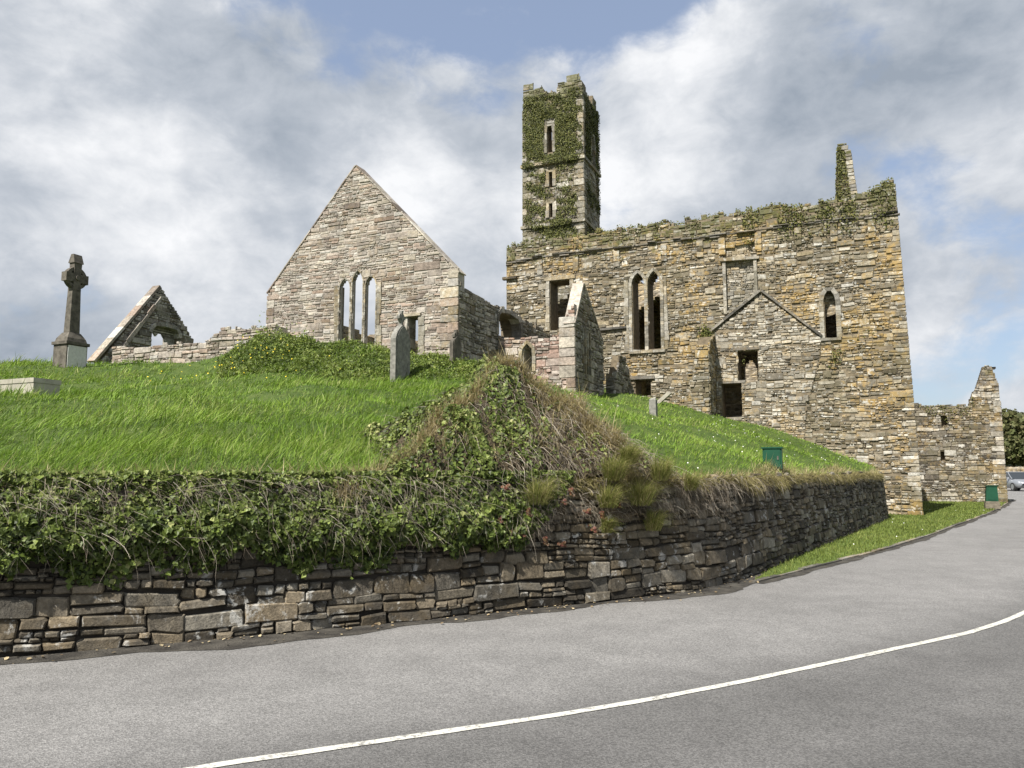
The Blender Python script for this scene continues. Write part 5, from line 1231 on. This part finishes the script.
# tower ivy: mats of leaves on the two seen faces
def face_leaves(fr, pts, nrm, size, jitn=.5):
    P = np.array([fr(a, b, c) for a, b, c in pts]); n = len(P); Nn = np.tile(np.array(nrm, float), (n, 1)) + np.array([0, 0, .3]) + rng.normal(size=(n, 3)) * jitn
    return leaves(P, Nn, size(n), 'ivy')
ri = random.Random(77); pts = []; pts2 = []
def nz(a, b, s, sd): return float(fbm(np.array([a]), np.array([b]), s, sd)[0])
while len(pts) < 22000:
    a = ri.uniform(0, TWD); c = ri.uniform(tz2 - .8, 24.0)
    if c > ttp(a) + .02 or any(h(a, c) for h in th): continue
    if any(abs(a - (q[0][0] + q[-1][0]) / 2) < .33 and q[0][1] - .1 < c < q[len(q) // 2][1] + .3 for q in tp_): continue
    m_ = (.80 if c > tz1 else .16 if c > tz2 else .2) + .45 * nz(a, c, 1.1, 61) + .55 * nz(a, c, 4.0, 62) - (.5 if a > TWD - .38 else 0) - (.25 if a < .2 else 0) - (.25 if c > 22.9 else 0)
    if c < tz1 and 1.0 < a < 3.1: m_ += .1
    if ri.random() < m_: pts.append((a, ri.uniform(.03, .12) + .12 * max(0, nz(a, c, 2.2, 64)) + (.14 if min(abs(c - tz1 - .08), abs(c - tz2 - .08)) < .16 else 0), c))
while len(pts2) < 9000:
    a = ri.uniform(.3, TDp); c = ri.uniform(14, 23.6)
    if c > sop(a) or sw_f(a, c): continue
    if ri.random() < .6 + .7 * nz(a, c, 1.2, 63) - (.45 if c < tz1 else 0): pts2.append((a, ri.uniform(.03, .13), c))
a_ = face_leaves(ftw, pts, (-V2.x, -V2.y, 0), lambda n: rng.uniform(.04, .095, n)); b_ = face_leaves(fside, pts2, (UX, UY, 0), lambda n: rng.uniform(.04, .095, n))
tag(build_np('ivy', np.concatenate([a_[0], b_[0]]), np.concatenate([a_[1], b_[1] + len(a_[0])]), M['towerivy'], np.concatenate([a_[2], b_[2]])), 'dark green ivy clinging to the upper stage of the bell tower', 'ivy', kind='stuff')
# moss and grass along the broken church wall head
pts = []
while len(pts) < 6500:
    a = ri.uniform(0, LWL - .3); t_ = topr(a)
    r_ = ri.random(); mm = nz(a, 0, 1.4, 71) + .5 * nz(a, 3, 3.6, 72)
    if r_ < .45: pts.append((a, ri.uniform(-.9, .06), t_ + ri.uniform(-.06, .10))) if ri.random() < .55 + .5 * mm else None
    elif r_ < .72:
        c = led(a) + ri.uniform(-.55, .5); w_ = .10 + .45 * mm + (.25 if a > 11.5 else 0)
        if ri.random() < w_: pts.append((a, ri.uniform(.05, .16), c))
    else:
        c = ri.uniform(led(a), t_)
        if ri.random() < .16 + .5 * mm + (.3 if a > 12 else 0): pts.append((a, ri.uniform(.04, .13), c))
        if ri.random() < .12: pass
for (px, py, sg, n_) in [(706, 334, .14, 320), (836, 357, .14, 80), (745, 360, .05, 10), (872, 330, .25, 20)]:
    s_, z_ = pl(px, py)
    for _ in range(n_): pts.append((s_ + ri.gauss(0, sg), ri.uniform(.05, .16), z_ + ri.gauss(0, sg * 1.3)))
v1, f1, t1_ = face_leaves(fl, pts, (-V2.x, -V2.y, .5), lambda n: rng.uniform(.03, .085, n), .6)
pts = [(lf(c) + ri.random() ** 1.3 * (rf_(c) - lf(c) - .2), ri.uniform(.04, .12), c) for c in (ri.uniform(b0[1] - .6, t1[1]) for _ in range(520)) ]
v2, f2, t2 = face_leaves(fg, pts, (-V2.x, -V2.y, .4), lambda n: rng.uniform(.03, .085, n), .5)
pts = []
for _ in range(600):
    a = ri.uniform(0, RL)
    c = rt(a) - abs(ri.gauss(0, .5)); pts.append((a, ri.uniform(.04, .12), c)) if nz(a, c, 1.6, 81) > -.1 else None
v3, f3, t3 = face_leaves(frc, pts, (-V2.x, -V2.y, .4), lambda n: rng.uniform(.03, .07, n), .5)
tag(build_np('wall_moss', np.concatenate([v1, v2, v3]), np.concatenate([f1, f2 + len(v1), f3 + len(v1) + len(v2)]), M['moss'], np.concatenate([t1_, t2, t3])), 'olive moss and small plants on the broken wall heads', 'moss', kind='stuff')

# ------------------------------------------------------------------ far hills, wood and hedge
hx = np.linspace(20, 420, 60); hy = np.linspace(95, 420, 40); HX, HY = np.meshgrid(hx, hy, indexing='ij')
def hill_z(x, y):
    return (np.clip((y - 95) / 70, 0, 1) ** 1.3 * 9 + np.clip((y - 170) / 160, 0, 1) * 9) * np.clip((x - 20) / 60, 0, 1) + 1.2 * np.sin(x * .03 + 1) * np.clip((y - 95) / 60, 0, 1) - .1
HZ = hill_z(HX, HY); i2 = np.arange(HX.size).reshape(HX.shape)
Fq = np.stack([i2[:-1, :-1], i2[1:, :-1], i2[1:, 1:], i2[:-1, 1:]], -1).reshape(-1, 4)
tag(build_np('hills', np.stack([HX, HY, HZ], -1).reshape(-1, 3), Fq, M['field'], smoothf=True), kind='structure')
def make_tree(h, r, seed, name):
    g_ = np.random.default_rng(seed); rr = random.Random(seed); root = empty(name, (0, 0, 0))
    mb = MB(); mb.tube([(0, 0, -.3), (.1, 0, h * .25), (-.05, .1, h * .55), (.05, 0, h * .8)], [h * .035, h * .027, h * .016, h * .006], 7)
    cl_ = []
    for q in range(9):
        a = q * 2.4 + rr.random(); zz = h * rr.uniform(.35, .72); L = r * rr.uniform(.6, .95); e_ = (math.cos(a) * L, math.sin(a) * L, zz + L * rr.uniform(.2, .6)); mb.tube([(0, 0, zz * .8), (e_[0] * .5, e_[1] * .5, zz + .1 * L), e_], [h * .013, h * .008, h * .003], 5); cl_.append(e_)
    build(mb, 'trunk', M['bark'], root)
    for q in range(16): a = rr.random() * 6.28; e = rr.random(); cl_.append((math.cos(a) * r * .75 * math.sqrt(e), math.sin(a) * r * .75 * math.sqrt(e), h * rr.uniform(.45, .93)))
    P = np.concatenate([np.array(c) + g_.normal(size=(150, 3)) * np.array([.30, .30, .24]) * r * rr.uniform(.6, 1.1) * .62 for c in cl_]); P[:, 2] = np.clip(P[:, 2], h * .18, h * 1.02)
    n = len(P); Nn = g_.normal(size=(n, 3)) + np.array([0, 0, .6]); tn = np.stack([np.clip(.5 + .3 * fbm(P[:, 0] + P[:, 1], P[:, 2], 1.2, seed) + g_.normal(size=n) * .2, 0, 1), g_.random(n), g_.random(n)], 1)
    vs, Fc, tt_ = leaves(P, Nn, g_.uniform(.25, .6, n), 'round', None, tn); build_np('crown', vs, Fc, M['tree'], tt_, root); return root
protos = [make_tree(8.5, 3.4, 5, 'hill_tree'), make_tree(7.0, 3.0, 6, 'hill_tree'), make_tree(10.0, 2.9, 7, 'hill_tree')]
LB = 'bushy dark tree in the wood on the far hillside'
used = set(); rt2 = random.Random(31); spots = []
for row, (yy, cnt) in enumerate([(90, 16), (98, 20), (116, 20), (140, 18), (172, 18), (215, 16)]):
    for i in range(cnt):
        a = .44 + (1.15 - .44) * (i + rt2.uniform(.1, .9)) / cnt
        spots.append((a * yy, yy + rt2.uniform(-7, 7)))
for i, (x, y) in enumerate(spots):
    k = rt2.randrange(3)
    o = protos[k] if k not in used else copy_tree(protos[k]); used.add(k)
    o.location = (x, y, float(hill_z(np.array([x]), np.array([y]))[0]) - .2); o.rotation_euler = (0, 0, rt2.uniform(0, 6.28)); sc = rt2.uniform(.8, 1.25); sc = min(sc, max(.35, (1.6 + (.078 + .012 * (x / y > .66)) * y - o.location.z) / (8.5, 7.0, 10.0)[k])); o.scale = (sc, sc, sc * rt2.uniform(.85, 1.1))
    tag(o, LB, 'tree', 'trees of the far hillside wood')
# roadside boundary wall behind the car
A_ = Vector((36.5, 74)); B_ = Vector((62, 70)); ub = (B_ - A_).normalized(); fbw = frame(A_, ub); mb = MB()
core(mb, fbw, (B_ - A_).length, lambda s, z: z < 1.9 + .1 * math.sin(s * 1.7), -.1, 2.1, .5, 0, .2)
tag(build(mb, 'boundary_wall', M['inner']), 'low grey boundary wall behind the silver car', 'stone wall')
